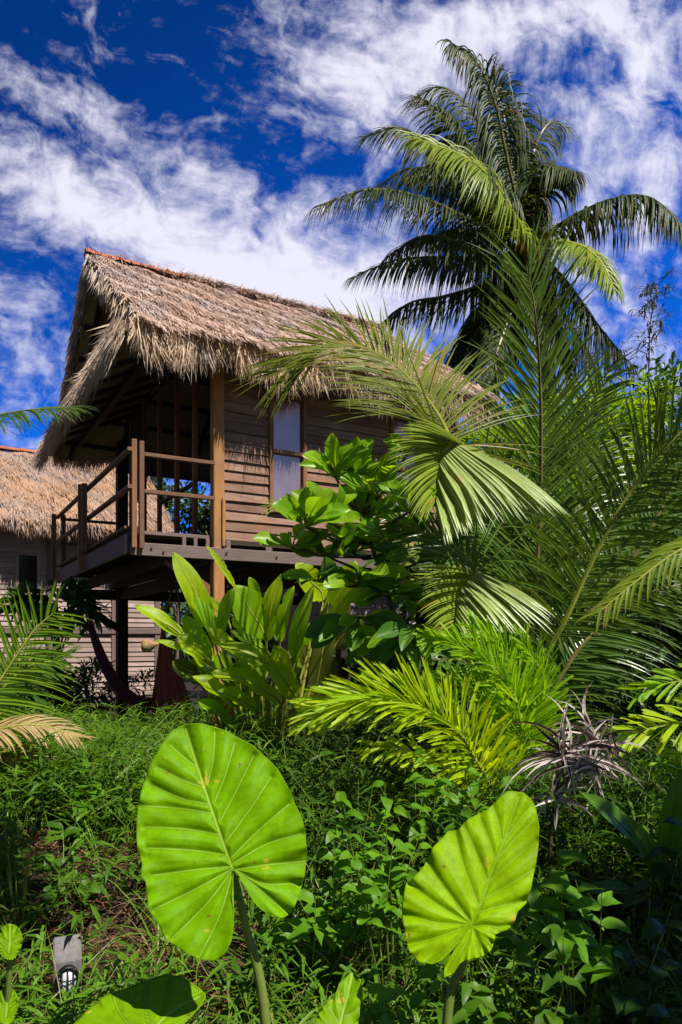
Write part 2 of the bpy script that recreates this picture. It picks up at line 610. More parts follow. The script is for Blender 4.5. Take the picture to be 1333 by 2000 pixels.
M['weed_d'] = leaf_mat('shade_tinted_weed_leaf', (.020, .060, .006), (.05, .115, .012), .28, rough=.35)  # dark copy of the weed leaf, shade put into the colour
M['ovate'] = leaf_mat('ovate_weed_leaf', (.08, .22, .008), (.15, .31, .013), .40, rough=.45)
M['bush'] = leaf_mat('bush_leaf', (.032, .085, .014), (.065, .13, .022), .3, rough=.35)
M['bush_l'] = leaf_mat('bright_bush_leaf', (.15, .30, .008), (.24, .38, .014), .45, rough=.42)
M['bush_far'] = leaf_mat('far_leaf', (.03, .07, .016), (.055, .10, .022), .25, rough=.45)
M['bamboo_dark'] = leaf_mat('dry_bamboo_leaf', (.035, .05, .02), (.07, .075, .03), .25, rough=.5)
M['dead'] = leaf_mat('dead_leaf', (.52, .42, .39), (.74, .65, .61), .2, tcol=(1, .9, .8), rough=.7, dry=((.10, .06, .05), .62))
M['straw'] = leaf_mat('straw_blade', (.30, .24, .11), (.42, .35, .18), .2, tcol=(1, .95, .8), rough=.6)
M['litter'] = leaf_mat('dry_litter', (.10, .045, .022), (.24, .13, .06), .1, tcol=(1, .9, .7), rough=.8)
M['red'] = leaf_mat('red_bract', (.55, .06, .02), (.6, .12, .02), .3, tcol=(1, .6, .5))
M['pod'] = plain_mat('dried_pod', (.40, .25, .11), (.20, .11, .05), nscale=25, bmp=1.0)


# ------------------------------------------------------------------ ground
def build_ground():
    mb = MB()
    xs = np.concatenate([[-600, -150, -50, -20], np.linspace(-9, 11, 81), [20, 50, 150, 600]])
    ys = np.concatenate([[-600, -100, -20, -5], np.linspace(-1, 16, 69), [20, 50, 150, 800]])
    X, Y = np.meshgrid(xs, ys, indexing='ij')
    P = np.stack([X, Y, ground_z(X, Y)], -1)
    mb.grid(P)
    g = mb.build('ground', M['soil'], smooth_=True)
    g['kind'] = 'structure'


build_ground()

# ------------------------------------------------------------------ the stilt house, in its own axes
# x runs along the ridge, y across the gable, the near deck corner at the origin
HX, HY = -2.07, 7.0
HROT = math.atan2(0.499, 0.867)
house = thing('stilt_house', 'raised brown timber house on posts with a shaggy thatched roof and a railed balcony', 'house', (HX, HY, 0), HROT)
HM = Matrix.Translation((HX, HY, 0)) @ Matrix.Rotation(HROT, 4, 'Z')


def hp(name, mb, mat, bevel=0.004, parent=None, smooth_=False):
    return mb.build(name, mat, parent or house, world_space=False, bevel=bevel, smooth_=smooth_)


RIDGE_Y, RIDGE_Z = 2.15, 6.28
EAVE_N, EAVE_F, EAVE_Z = -0.40, 4.70, 4.50
ROOF_X0, ROOF_X1 = 0.0, 4.35
SLOPE = (RIDGE_Z - EAVE_Z) / (RIDGE_Y - EAVE_N)
SL_LEN = math.hypot(RIDGE_Z - EAVE_Z, RIDGE_Y - EAVE_N)


def rough_edge(n, k, amp):
    return np.interp(np.linspace(0, 1, n), np.linspace(0, 1, k), RNG.normal(0, amp, k))


def thatch_slope(mb, x0, x1, near, ridge_y, ridge_z, eave_y, eave_z, count, length=(.16, .34), width=(.010, .020), lift=.05, lump=0.03):
    n = count
    d = np.array([0, eave_y - ridge_y, eave_z - ridge_z], float)
    dl = np.linalg.norm(d)
    d /= dl
    nn = np.array([0, -d[2], d[1]]) if near else np.array([0, d[2], -d[1]])
    if nn[2] < 0:
        nn = -nn
    x = RNG.uniform(x0, x1, n)
    q = RNG.uniform(-.02, 1.0, n) * dl
    # strands lie in courses a hand's breadth apart
    course = .26
    q = np.where(RNG.random(n) < .45, np.floor(q / course) * course + RNG.normal(0, .06, n), q)
    q = np.clip(q, 0.0, dl)
    P = np.stack([x, ridge_y + d[1] * q, ridge_z + d[2] * q], -1)
    lumpv = lump * (np.sin(x * 5.1 + q * 3) + np.sin(x * 11.3 - q * 7.7)) * .5
    P += nn * (lumpv + RNG.uniform(-.012, .012, n))[:, None]
    lat = RNG.normal(0, .16, n)
    D = nrm(d[None] + np.array([1, 0, 0])[None] * lat[:, None] + nn[None] * RNG.uniform(-.04, .07, n)[:, None])
    S = nrm(np.cross(D, nn[None] + RNG.normal(0, .35, (n, 3))))
    L = RNG.uniform(*length, n)
    bend = nn[None] * RNG.normal(-.005, lift * .3, n)[:, None]
    mb.ribbons(P, D, S, L, RNG.uniform(*width, n), bend)


def fringe(mb, p0, p1, outward, count, length, hang=.8, spread=.10, width=(.010, .02), rise=(0, .10), jit=.05):
    p0, p1, outward = np.array(p0, float), np.array(p1, float), np.array(outward, float)
    u = RNG.random(count)
    P = p0 + (p1 - p0) * u[:, None]
    P = P + RNG.normal(0, jit * .5, (count, 3)) * np.array([1, 1, .5]) + np.array([0, 0, 1]) * RNG.uniform(*rise, count)[:, None]
    along = nrm((p1 - p0)[None])[0]
    tuft = np.sin(u * 37) * .6 + np.sin(u * 91 + 1.3) * .5 + RNG.normal(0, .55, count)
    D = nrm(outward[None] * RNG.uniform(.3, 1.0, count)[:, None] + np.array([0, 0, -1.0])[None] * hang * RNG.uniform(.6, 1.3, count)[:, None] + along[None] * (tuft * spread * 2)[:, None])
    S = nrm(np.cross(D, outward[None] + RNG.normal(0, .5, (count, 3))))
    L = RNG.uniform(*length, count) * (1 + .18 * np.sin(u * 23) + .12 * np.sin(u * 61))
    bend = np.array([0, 0, -1.0])[None] * RNG.uniform(0, .07, count)[:, None] + RNG.normal(0, .015, (count, 3))
    mb.ribbons(P, D, S, L, RNG.uniform(*width, count), bend)


def slab(mb, x0, x1, ya, za, yb, zb, th, nx=2, mi_top=0, mi_bot=1):
    """sloping roof slab between two level lines"""
    xs = np.linspace(x0, x1, nx)
    v, f, m = [], [], []
    for x in xs:
        v += [(x, ya, za), (x, yb, zb), (x, yb, zb - th), (x, ya, za - th)]
    for i in range(nx - 1):
        a = 4 * i
        b = a + 4
        mb_f = [((a, a + 1, b + 1, b), mi_top), ((a + 2, a + 3, b + 3, b + 2), mi_bot), ((a + 1, a + 2, b + 2, b + 1), mi_top), ((a + 3, a, b, b + 3), mi_top)]
        f += mb_f
    f.append(((0, 3, 2, 1), mi_top))
    e = 4 * (nx - 1)
    f.append(((e, e + 1, e + 2, e + 3), mi_top))
    o = mb.n
    mb.v.append(np.array(v, float))
    mb.n += len(v)
    for q, mi in f:
        mb.f.append(tuple(o + k for k in q))
        mb.m.append(mi)


# roof: body, thatch, fringes, clay ridge
TH = .11
mb = MB()
slab(mb, ROOF_X0 + .06, ROOF_X1 - .05, RIDGE_Y, RIDGE_Z - .04, EAVE_N + .06, EAVE_Z, TH)
slab(mb, ROOF_X0 + .06, ROOF_X1 - .05, RIDGE_Y + .001, RIDGE_Z - .04, EAVE_F - .06, EAVE_Z, TH, mi_bot=2)
roof = hp('roof', mb, [M['slab'], M['under'], M['under_board']], 0)
mb = MB()
thatch_slope(mb, ROOF_X0, ROOF_X1, True, RIDGE_Y, RIDGE_Z + .03, EAVE_N, EAVE_Z + .05, 42000, width=(.007, .014))
thatch_slope(mb, ROOF_X0, ROOF_X1, False, RIDGE_Y, RIDGE_Z + .03, EAVE_F, EAVE_Z + .05, 5000)
n = 5200
x = RNG.uniform(ROOF_X0, ROOF_X1, n)
x = x[RNG.random(n) < smoothstep(.5, 1.9, x) * .95 + .10]
n = len(x)
P = np.stack([x, np.full(n, RIDGE_Y) + RNG.uniform(-.01, .12, n), RIDGE_Z + .115 + RNG.normal(0, .012, n)], -1)
D = nrm(np.stack([RNG.normal(0, .5, n), np.full(n, -.9), RNG.uniform(-.75, -.1, n)], -1))
S = nrm(np.cross(D, np.array([[0, -.4, .9]]) + RNG.normal(0, .3, (n, 3))))
mb.ribbons(P, D, S, RNG.uniform(.10, .30, n), RNG.uniform(.007, .014, n), np.array([[0, 0, -.03]]) * RNG.uniform(0, 1.5, (n, 1)))
hp('thatch', mb, M['thatch'], 0, roof)
mb = MB()
fringe(mb, (ROOF_X0 - .02, EAVE_N + .08, EAVE_Z - .02), (ROOF_X1, EAVE_N + .08, EAVE_Z - .02), (0, -.45, 0), 6500, (.10, .42), spread=.18, width=(.007, .015))
fringe(mb, (ROOF_X0, EAVE_N + .25, EAVE_Z + .10), (ROOF_X1, EAVE_N + .25, EAVE_Z + .10), (0, -.8, 0), 3200, (.14, .30), hang=.75, spread=.14, width=(.007, .015))
fringe(mb, (ROOF_X0, EAVE_F - .08, EAVE_Z - .03), (ROOF_X1, EAVE_F - .08, EAVE_Z - .03), (0, .8, 0), 2600, (.15, .32), spread=.14)
# verges
for (ya, za, yb, zb, n_, side_) in ((RIDGE_Y, RIDGE_Z - .02, EAVE_N, EAVE_Z - .02, 1700, -1), (RIDGE_Y, RIDGE_Z - .02, EAVE_F, EAVE_Z - .02, 1500, -1), (RIDGE_Y, RIDGE_Z - .02, EAVE_N, EAVE_Z, 1200, 1)):
    xx = ROOF_X0 + .03 if side_ < 0 else ROOF_X1 - .03
    dn = np.array([0, yb - ya, zb - za])
    dn = dn / np.linalg.norm(dn)
    fringe(mb, (xx, ya, za), (xx, yb, zb), np.array([side_ * .35, 0, 0]) + dn * .6, n_, (.10, .24), hang=.5, spread=.06, rise=(-.1, .05))
hp('eave_fringe', mb, M['fringe'], 0, roof)
# pent roof across the gable, shallow, with its own shaggy lip
PX0, PX1, PZ0, PZ1 = -0.15, 0.93, 4.50, 4.98
mb = MB()
P = np.zeros((2, 2, 3))
v = [(PX0, EAVE_N + .1, PZ0), (PX1, EAVE_N + .95, PZ1), (PX1, EAVE_F - .95, PZ1), (PX0, EAVE_F + .1, PZ0)]
v += [(x, y, z - .07) for x, y, z in v]
mb.add(v, [(0, 1, 2, 3)[::-1], (0, 4, 5, 1), (1, 5, 6, 2), (2, 6, 7, 3), (3, 7, 4, 0)], 0)
mb.add(v, [(4, 7, 6, 5)], 1)
pent = hp('gable_skirt', mb, [M['slab'], M['under']], 0)
mb = MB()
fringe(mb, (PX0, EAVE_N + .06, PZ0 - .03), (PX0, EAVE_F + .20, PZ0 - .03), (-.55, 0, 0), 5200, (.12, .36), spread=.14, rise=(-.05, .08), width=(.007, .016))
fringe(mb, (PX0 + .18, EAVE_N + .35, PZ0 + .09), (PX0 + .18, EAVE_F - .2, PZ0 + .09), (-.9, 0, 0), 2600, (.18, .34), hang=.5, spread=.12)
hp('skirt_fringe', mb, M['fringe'], 0, pent)
# clay ridge
mb = MB()
nt = 11
for i in range(nt):
    xa = ROOF_X0 - .02 + i * (ROOF_X1 - ROOF_X0) / nt
    xb = xa + (ROOF_X1 - ROOF_X0) / nt + .03
    pts = []
    tilt = RNG.normal(0, .012)
    for (x, rr) in ((xa, .062), (xa + .05, .074), (xa + .06, .058), (xb, .056)):
        row = []
        for k in range(9):
            a = math.pi * (k / 8) * 1.0
            row.append((x, RIDGE_Y + math.cos(a) * rr * 1.25, RIDGE_Z + .045 + math.sin(a) * rr + tilt - .02))
        pts.append(row)
    mb.grid(np.array(pts))
hp('ridge_tiles', mb, M['tile'], 0, roof, smooth_=True)

# rafters and purlins seen from below
mb = MB()
for k, q in enumerate((.08, .24, .40, .56, .72, .88)):
    y = RIDGE_Y + (EAVE_F - RIDGE_Y) * q
    z = RIDGE_Z - .04 - SLOPE * (y - RIDGE_Y) - TH - .03
    mb.box(.08, ROOF_X1 - .1, y - .022, y + .022, z - .03, z + .027)
    y2 = RIDGE_Y - (RIDGE_Y - EAVE_N) * q
    mb.box(.08, ROOF_X1 - .1, y2 - .022, y2 + .022, z - .03, z + .027)
hp('purlins', mb, M['dark'], 0)
for xx in (.20, .92, 2.1, 3.3, 4.1):
    mb = MB()
    for ye in (EAVE_N + .12, EAVE_F - .12):
        mb.bar((xx, RIDGE_Y, RIDGE_Z - .26), (xx, ye, EAVE_Z - .16), .05, .08)
    hp('rafter_pair', mb, M['dark'], 0)
mb = MB()
for y in np.arange(.62, 3.8, .50):
    dz_ = (PZ1 - PZ0) / (PX1 - PX0)
    mb.bar((PX0 + .05, y, PZ0 - .11), (PX1 - .03, y, PZ1 - .11), .035, .05)
hp('skirt_rafters', mb, M['dark'], 0)
mb = MB()
mb.box(.27, .34, -.1, 4.4, 4.50, 4.58)
hp('skirt_beam', mb, M['dark'], 0)

# walls of lapped boards ------------------------------------------------
def lapped(mb, axis, fixed, outward, a0, a1, z0, z1, step, holes=(), th=.016, jit=.008):
    """lapped boards on a wall line; holes = (a0, a1, z0, z1)"""
    z = z0
    while z < z1 - .01:
        zt = min(z + step * 1.12, z1)
        spans = [(a0, a1)]
        for (h0, h1, hz0, hz1) in holes:
            if z + step * .5 > hz0 and z + step * .5 < hz1:
                ns = []
                for (p, q) in spans:
                    if h0 > p and h1 < q:
                        ns += [(p, h0), (h1, q)]
                    elif h0 <= p < h1:
                        ns.append((h1, q))
                    elif h0 < q <= h1:
                        ns.append((p, h0))
                    else:
                        ns.append((p, q))
                spans = ns
        for (p, q) in spans:
            if q - p < .02:
                continue
            cuts = [p]
            if q - p > 1.6:
                cuts.append(p + (q - p) * random.uniform(.3, .7))
            cuts.append(q)
            for c0, c1 in zip(cuts[:-1], cuts[1:]):
                j = random.uniform(-jit, jit)
                o0 = fixed + outward * (.026 + j)
                o1 = fixed + outward * (.004 + j * .5)
                i0, i1 = o0 - outward * th, o1 - outward * th
                da, db = random.uniform(-.008, .006), random.uniform(-.008, .006)
                if axis == 'x':
                    vv = [(c0, o0, z + da), (c1, o0, z + db), (c1, o1, zt), (c0, o1, zt), (c0, i0, z + da), (c1, i0, z + db), (c1, i1, zt), (c0, i1, zt)]
                else:
                    vv = [(o0, c0, z + da), (o0, c1, z + db), (o1, c1, zt), (o1, c0, zt), (i0, c0, z + da), (i0, c1, z + db), (i1, c1, zt), (i1, c0, zt)]
                mb.add(vv, [(0, 1, 2, 3), (5, 4, 7, 6), (0, 4, 5, 1), (1, 5, 6, 2), (2, 6, 7, 3), (3, 7, 4, 0)])
        z += step


WINS = [(1.49, 1.94, 2.93, 4.24), (3.06, 3.51, 2.93, 4.24)]
mb = MB()
lapped(mb, 'x', .02, -1, .965, 4.05, 2.60, 4.55, .104, WINS)
hp('side_wall', mb, M['siding'], 0)
mb = MB()
mb.box(.99, 1.48, .048, .062, 2.60, 4.6)
mb.box(1.95, 3.05, .048, .062, 2.60, 4.6)
mb.box(3.52, 4.05, .048, .062, 2.60, 4.6)
hp('wall_lining', mb, M['dark'], 0)
mb = MB()
lapped(mb, 'x', 4.28, 1, 2.75, 4.05, 2.60, 4.55, .104)
lapped(mb, 'x', 4.28, 1, .975, 2.75, 4.15, 4.55, .104)
mb.box(.99, 2.75, 4.25, 4.27, 2.62, 2.74)
hp('rear_wall', mb, M['siding'], 0)
mb = MB()
lapped(mb, 'y', 4.05, 1, .0, 4.3, 2.60, 4.55, .104)
mb.box(4.0, 4.03, .05, 4.25, 2.6, 4.6)
hp('end_wall', mb, M['siding'], 0)
for (a, b, z0, z1) in WINS:
    mb = MB()
    w = .045
    mb.box(a, a + w, -.028, .05, z0, z1)
    mb.box(b - w, b, -.028, .05, z0, z1)
    mb.box(a + w + .001, b - w - .001, -.024, .048, z1 - .05, z1 - .002)
    mb.box(a + w + .001, b - w - .001, -.03, .05, z0 + .002, z0 + .05)
    zm = z0 + .67
    mb.box(a + w + .001, b - w - .001, -.018, .03, zm - .022, zm + .022)
    wf = hp('window', mb, M['rail_up'])
    mb = MB()
    mb.box(a + .03, b - .03, .022, .03, z0 + .03, z1 - .03)
    hp('pane', mb, M['pane'], 0, wf)

# floor, deck
mb = MB()
mb.box(.02, .985, .02, 4.30, 2.595, 2.632)
hp('balcony_floor', mb, M['beam'])
mb = MB()
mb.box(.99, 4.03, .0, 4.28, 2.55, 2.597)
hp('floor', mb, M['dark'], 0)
mb = MB()
mb.box(.0, 4.15, -.065, -.012, 2.375, 2.502)
fb = hp('front_beam', mb, M['beam'], .006)
for bx_, bz in ((.20, 2.45), (.32, 2.42), (.84, 2.45), (.98, 2.45), (1.55, 2.44), (2.2, 2.45)):
    mb = MB()
    mb.tube([(bx_, -.063, bz), (bx_, -.078, bz)], .011, 8)
    hp('bolt', mb, M['bolt'], 0, fb)
mb = MB()
mb.box(-.035, .0, -.01, 4.30, 2.395, 2.585)
hp('edge_beam', mb, M['beam'], .006)
mb = MB()
mb.box(-.05, .06, -.02, 4.32, 2.634, 2.66)
hp('edge_board', mb, M['rail'])
mb = MB()
for y in np.linspace(.35, 4.1, 7):
    mb.box(.005, .98, y - .03, y + .03, 2.48, 2.593)
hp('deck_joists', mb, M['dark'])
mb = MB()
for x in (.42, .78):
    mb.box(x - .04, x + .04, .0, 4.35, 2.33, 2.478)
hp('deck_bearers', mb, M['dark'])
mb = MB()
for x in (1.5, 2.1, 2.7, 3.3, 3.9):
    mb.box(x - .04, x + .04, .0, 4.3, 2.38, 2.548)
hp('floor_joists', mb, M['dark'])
mb = MB()
mb.box(-.03, 4.15, 4.30, 4.38, 2.17, 2.325)
hp('rear_beam', mb, M['dark'])
for x, w in ((.55, .04), (.67, .04), (.80, .04), (1.025, .05), (1.485, .07)):
    mb = MB()
    mb.box(x - w / 2, x + w / 2, -.01, .03, 2.505, 2.592)
    hp('spacer_block', mb, M['beam'])

# posts
def post(x, y, w, z1, mat, z0=-.1):
    mb = MB()
    mb.box(x - w / 2, x + w / 2, y - w / 2, y + w / 2, z0, z1)
    return hp('post', mb, mat, .008)


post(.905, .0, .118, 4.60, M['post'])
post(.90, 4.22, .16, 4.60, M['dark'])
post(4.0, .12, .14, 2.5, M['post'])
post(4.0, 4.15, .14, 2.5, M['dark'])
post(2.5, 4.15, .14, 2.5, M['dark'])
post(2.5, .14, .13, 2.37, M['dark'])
mb = MB()
mb.box(.93, .965, -.085, -.066, 2.52, 3.02)
hp('post_bracket', mb, M['post'])
mb = MB()
mb.bar((.38, .03, 2.36), (.87, .03, 2.03), .05, .10)
hp('brace', mb, M['rail'])
mb = MB()
mb.bar((.05, 4.2, 2.20), (.86, 4.2, 1.72), .06, .11)
hp('brace', mb, M['dark'])
mb = MB()
mb.box(.86, .94, .1, 4.14, 2.17, 2.325)
hp('cross_beam', mb, M['dark'])

# gable front: uprights of the glazed front, top plate, sill
for i, y in enumerate((.72, 1.40, 2.15, 2.90, 3.65)):
    mb = MB()
    mb.box(.88, .93, y - .035, y + .035, 2.635, 4.93)
    hp('upright', mb, M['rail_up'] if i < 3 else M['rail'])
mb = MB()
mb.box(.875, .935, .58, 3.72, 4.86, 4.94)
hp('front_plate', mb, M['dark'])
for y0_, y1_ in ((.76, 1.36), (1.44, 2.11)):
    mb = MB()
    mb.box(.885, .925, y0_, y1_, 3.30, 3.34)
    hp('transom', mb, M['dark'])
mb = MB()
mb.box(.89, .92, 2.94, 3.70, 3.55, 4.86)
hp('front_panel', mb, M['dark'], 0)
# upper gable infill, set back
mb = MB()
mb.add([(1.02, .70, 4.98), (1.02, 3.6, 4.98), (1.02, RIDGE_Y, 5.98)], [(0, 1, 2)])
mb.add([(1.05, .70, 4.98), (1.05, 3.6, 4.98), (1.05, RIDGE_Y, 5.98)], [(2, 1, 0)])
hp('gable_infill', mb, M['ceiling'], 0)

# railing
def rail_post(x0, x1, y0, y1, z0, z1, mat):
    mb = MB()
    mb.box(x0, x1, y0, y1, z0, z1)
    return hp('railing_post', mb, mat, .004)


rail_post(.0, .048, -.122, -.068, 2.44, 3.49, M['rail_up'])
rail_post(.072, .118, -.122, -.068, 2.44, 3.48, M['rail'])
rail_post(-.115, -.053, 2.05, 2.11, 2.40, 3.45, M['rail_up'])
rail_post(-.115, -.053, 1.83, 1.89, 2.60, 3.42, M['rail'])
rail_post(-.115, -.053, 4.22, 4.28, 2.30, 3.42, M['rail_up'])
rail_post(.02, .08, 4.22, 4.28, 2.30, 3.42, M['rail'])
for z, dzz in ((3.36, .038), (3.00, .038)):
    mb = MB()
    mb.box(.120, .845, -.105, -.055, z - dzz / 2, z + dzz / 2)
    hp('rail', mb, M['rail'])
    mb = MB()
    mb.box(-.05, .0, -.15, 4.33, z - dzz / 2 + .02, z + dzz / 2 + .02)
    hp('rail', mb, M['rail'])
mb = MB()
mb.box(.005, .86, 4.20, 4.25, 3.33, 3.37)
hp('rail', mb, M['rail'])
mb = MB()
mb.box(.005, .86, 4.20, 4.25, 2.96, 3.0)
hp('rail', mb, M['rail'])

# ------------------------------------------------------------------ the neighbour house (same axes, farther across)
nb = thing('thatched_cottage', 'low thatched cottage with clapboard wall half hidden behind the balcony', 'house', tuple(HM @ Vector((0, 8.5, 0))), HROT)


def np_(name, mb, mat, parent=None, bevel=0, smooth_=False):
    return mb.build(name, mat, parent or nb, world_space=False, bevel=bevel, smooth_=smooth_)


NE, NR, NEZ, NRZ = -.55, 2.1, 3.86, 5.78
mb = MB()
slab(mb, -5.5, 2.85, NR, NRZ - .04, NE + .05, NEZ, .12)
slab(mb, -5.5, 2.85, NR + .001, NRZ - .04, NR * 2 - NE, NEZ, .12)
nroof = np_('roof', mb, [M['slab'], M['under']])
mb = MB()
thatch_slope(mb, -3.6, 2.85, True, NR, NRZ + .03, NE, NEZ + .05, 22000, length=(.16, .34), width=(.013, .026))
fringe(mb, (-3.6, NE + .05, NEZ), (2.85, NE + .05, NEZ), (0, -.7, 0), 5200, (.16, .36), width=(.013, .025), spread=.05)
fringe(mb, (2.83, NR, NRZ), (2.83, NE, NEZ), (.3, -.3, -.2), 1200, (.1, .25), width=(.013, .025))
np_('thatch', mb, M['thatch2'], nroof)
mb = MB()
for i in range(21):
    xa = -5.5 + i * .4
    pts = []
    for (x, rr) in ((xa, .085), (xa + .05, .095), (xa + .06, .075), (xa + .43, .07)):
        pts.append([(x, NR + math.cos(math.pi * k / 8) * rr * 1.25, NRZ + .04 + math.sin(math.pi * k / 8) * rr) for k in range(9)])
    mb.grid(np.array(pts))
np_('ridge_tiles', mb, M['tile'], nroof, smooth_=True)
NW = [(-.20, .26, 1.90, 3.30)]
mb = MB()
lapped(mb, 'x', 0, -1, -5.4, 2.7, .15, 3.9, .105, NW)
np_('wall', mb, M['siding_dark'])
mb = MB()
lapped(mb, 'y', 2.7, 1, 0, 4.2, .15, 3.9, .105)
np_('end_wall', mb, M['siding_dark'])
mb = MB()
mb.box(-5.4, -.21, .03, .05, .1, 3.95)
mb.box(.27, 2.66, .03, .05, .1, 3.95)
np_('wall_lining', mb, M['dark'])
for x, w in ((-1.55, .1), (1.72, .12), (2.64, .12), (.42, .10), (-.75, .10)):
    mb = MB()
    mb.box(x - w / 2, x + w / 2, -.05, -.028, .1, 3.9)
    np_('wall_batten', mb, M['beam'], bevel=.004)
mb = MB()
mb.box(-5.4, 2.7, -.072, -.052, 1.68, 1.80)
np_('wall_rail', mb, M['beam'], bevel=.004)
mb = MB()
a, b, z0, z1 = NW[0]
mb.box(a, a + .06, -.05, .05, z0, z1)
mb.box(b - .06, b, -.05, .05, z0, z1)
mb.box(a + .062, b - .062, -.045, .045, z1 - .06, z1)
mb.box(a + .062, b - .062, -.045, .045, 2.45, 2.5)
wf = np_('window', mb, M['siding_dark'])
mb = MB()
mb.box(a + .04, b - .04, .0, .012, z0 + .02, z1 - .02)
np_('pane', mb, M['dark_pane'], wf)
mb = MB()
lapped(mb, 'x', 4.2, 1, -5.4, 2.7, .15, 3.9, .105)
np_('rear_wall', mb, M['siding_dark'])

# ------------------------------------------------------------------ grey outbuilding seen under the house
sh = thing('clapboard_shed', 'small grey clapboard shed standing in shade behind the heliconia leaves', 'shed', tuple(HM @ Vector((4.75, 4.4, 0))), HROT)
mb = MB()
lapped(mb, 'x', 0, -1, 0, 3.2, .05, 2.75, .105)
lapped(mb, 'y', 0, -1, 0, 2.4, .05, 2.75, .105)
mb.build('wall', M['siding_grey'], sh, world_space=False)
mb = MB()
mb.box(.04, 3.2, .03, 2.4, .02, 2.7)
mb.build('wall_lining', M['dark'], sh, world_space=False)
mb = MB()
slab(mb, -.2, 3.4, 2.6, 3.15, -.3, 2.76, .08)
mb.build('roof', [M['slab'], M['under']], sh, world_space=False)


# ------------------------------------------------------------------ plants: generic builders
def catmull(pts, n):
    pts = [np.array(p, float) for p in pts]
    pts = [2 * pts[0] - pts[1]] + pts + [2 * pts[-1] - pts[-2]]
    segs = len(pts) - 3
    out = []
    for i in range(n):
        u = i / (n - 1) * segs
        k = min(int(u), segs - 1)
        t = u - k
        p0, p1, p2, p3 = pts[k:k + 4]
        out.append(.5 * ((2 * p1) + (-p0 + p2) * t + (2 * p0 - 5 * p1 + 4 * p2 - p3) * t * t + (-p0 + 3 * p1 - 3 * p2 + p3) * t ** 3))
    return np.array(out)


def strip(mb, P, D, N, L, W, g, nseg=5, fold=.35, mi=1, wind=(0, 0, 0), curl=0.0):
    """one long leaflet, folded along its rib, curving under gravity"""
    d = np.array(D, float)
    d /= np.linalg.norm(d)
    p = np.array(P, float)
    gv = np.array([0, 0, -1.0]) * g + np.array(wind)
    rows = []
    seg = L / nseg
    Nn = np.array(N, float)
    v, f = [], []
    for i in range(nseg + 1):
        t = i / nseg
        s = np.cross(d, Nn)
        ls = np.linalg.norm(s)
        s = s / ls if ls > 1e-5 else np.array([1, 0, 0.])
        n2 = np.cross(s, d)
        w = W * (.45 + .55 * min(1, t / .2)) * (1 - t ** 2.2) * .5
        if i == nseg:
            v.append(p)
        else:
            v += [p - s * w * math.cos(fold) + n2 * w * math.sin(fold), p, p + s * w * math.cos(fold) + n2 * w * math.sin(fold)]
        d = d + gv * (seg * (0.6 + t * 1.2))
        d /= np.linalg.norm(d)
        p = p + d * seg
    for i in range(nseg - 1):
        a = 3 * i
        f += [(a, a + 1, a + 4, a + 3), (a + 1, a + 2, a + 5, a + 4)]
    a = 3 * (nseg - 1)
    f += [(a, a + 1, a + 3), (a + 1, a + 2, a + 3)]
    mb.add(v, f, mi)


def frond(mb, pts, n=60, L=.8, W=.035, N=(0, 0, 1), ang=(72, 28), g=.8, u0=.12, r0=.02, lift=.15, wind=(0, 0, 0), prof=None, seg=5,
          sides=(1, 1), jit=.06, skip=0.0, nsmooth=26, fold=.35, droop_side=(0, 0), ragged=0.0):
    path = catmull(pts, nsmooth)
    rad = [r0 * (1 - .85 * i / (nsmooth - 1)) for i in range(nsmooth)]
    mb.tube([tuple(p) for p in path], rad, 5, 0)
    cum = np.concatenate([[0], np.cumsum(np.linalg.norm(np.diff(path, axis=0), axis=1))])
    cum /= cum[-1]
    N0 = np.array(N, float)
    for sidx, sg in enumerate((-1, 1)):
        for i in range(n):
            u = u0 + (1 - u0) * (i + random.uniform(-.3, .3)) / (n - 1)
            u = min(max(u, u0), .997)
            if random.random() < skip:
                continue
            p = np.array([np.interp(u, cum, path[:, k]) for k in range(3)])
            e = .02
            T = np.array([np.interp(min(u + e, 1), cum, path[:, k]) - np.interp(max(u - e, 0), cum, path[:, k]) for k in range(3)])
            T /= np.linalg.norm(T)
            S = np.cross(T, N0)
            if np.linalg.norm(S) < .15:
                S = np.array([1., 0, 0])
            S /= np.linalg.norm(S)
            Nn = np.cross(S, T)
            a = R(ang[0] + (ang[1] - ang[0]) * u + random.gauss(0, 4 + 7 * ragged))
            ll = (1 - ragged * random.random() ** 2 * .5) * (prof(u) if prof else (.40 + .62 * math.sin(math.pi * min(1, (u * .92 + .06)) ** .85))) * L * sides[sidx] * random.uniform(.88, 1.08)
            if ll < .03:
                continue
            D = T * math.cos(a) + S * sg * math.sin(a) + Nn * (lift + random.gauss(0, jit)) + np.random.normal(0, jit * .4, 3) * 0
            strip(mb, p, D, Nn, ll, W * (.75 + .4 * math.sin(math.pi * u)), g + droop_side[sidx] + random.uniform(-.15, .2) * g, seg, fold, 1, wind)


np.random.seed(3)


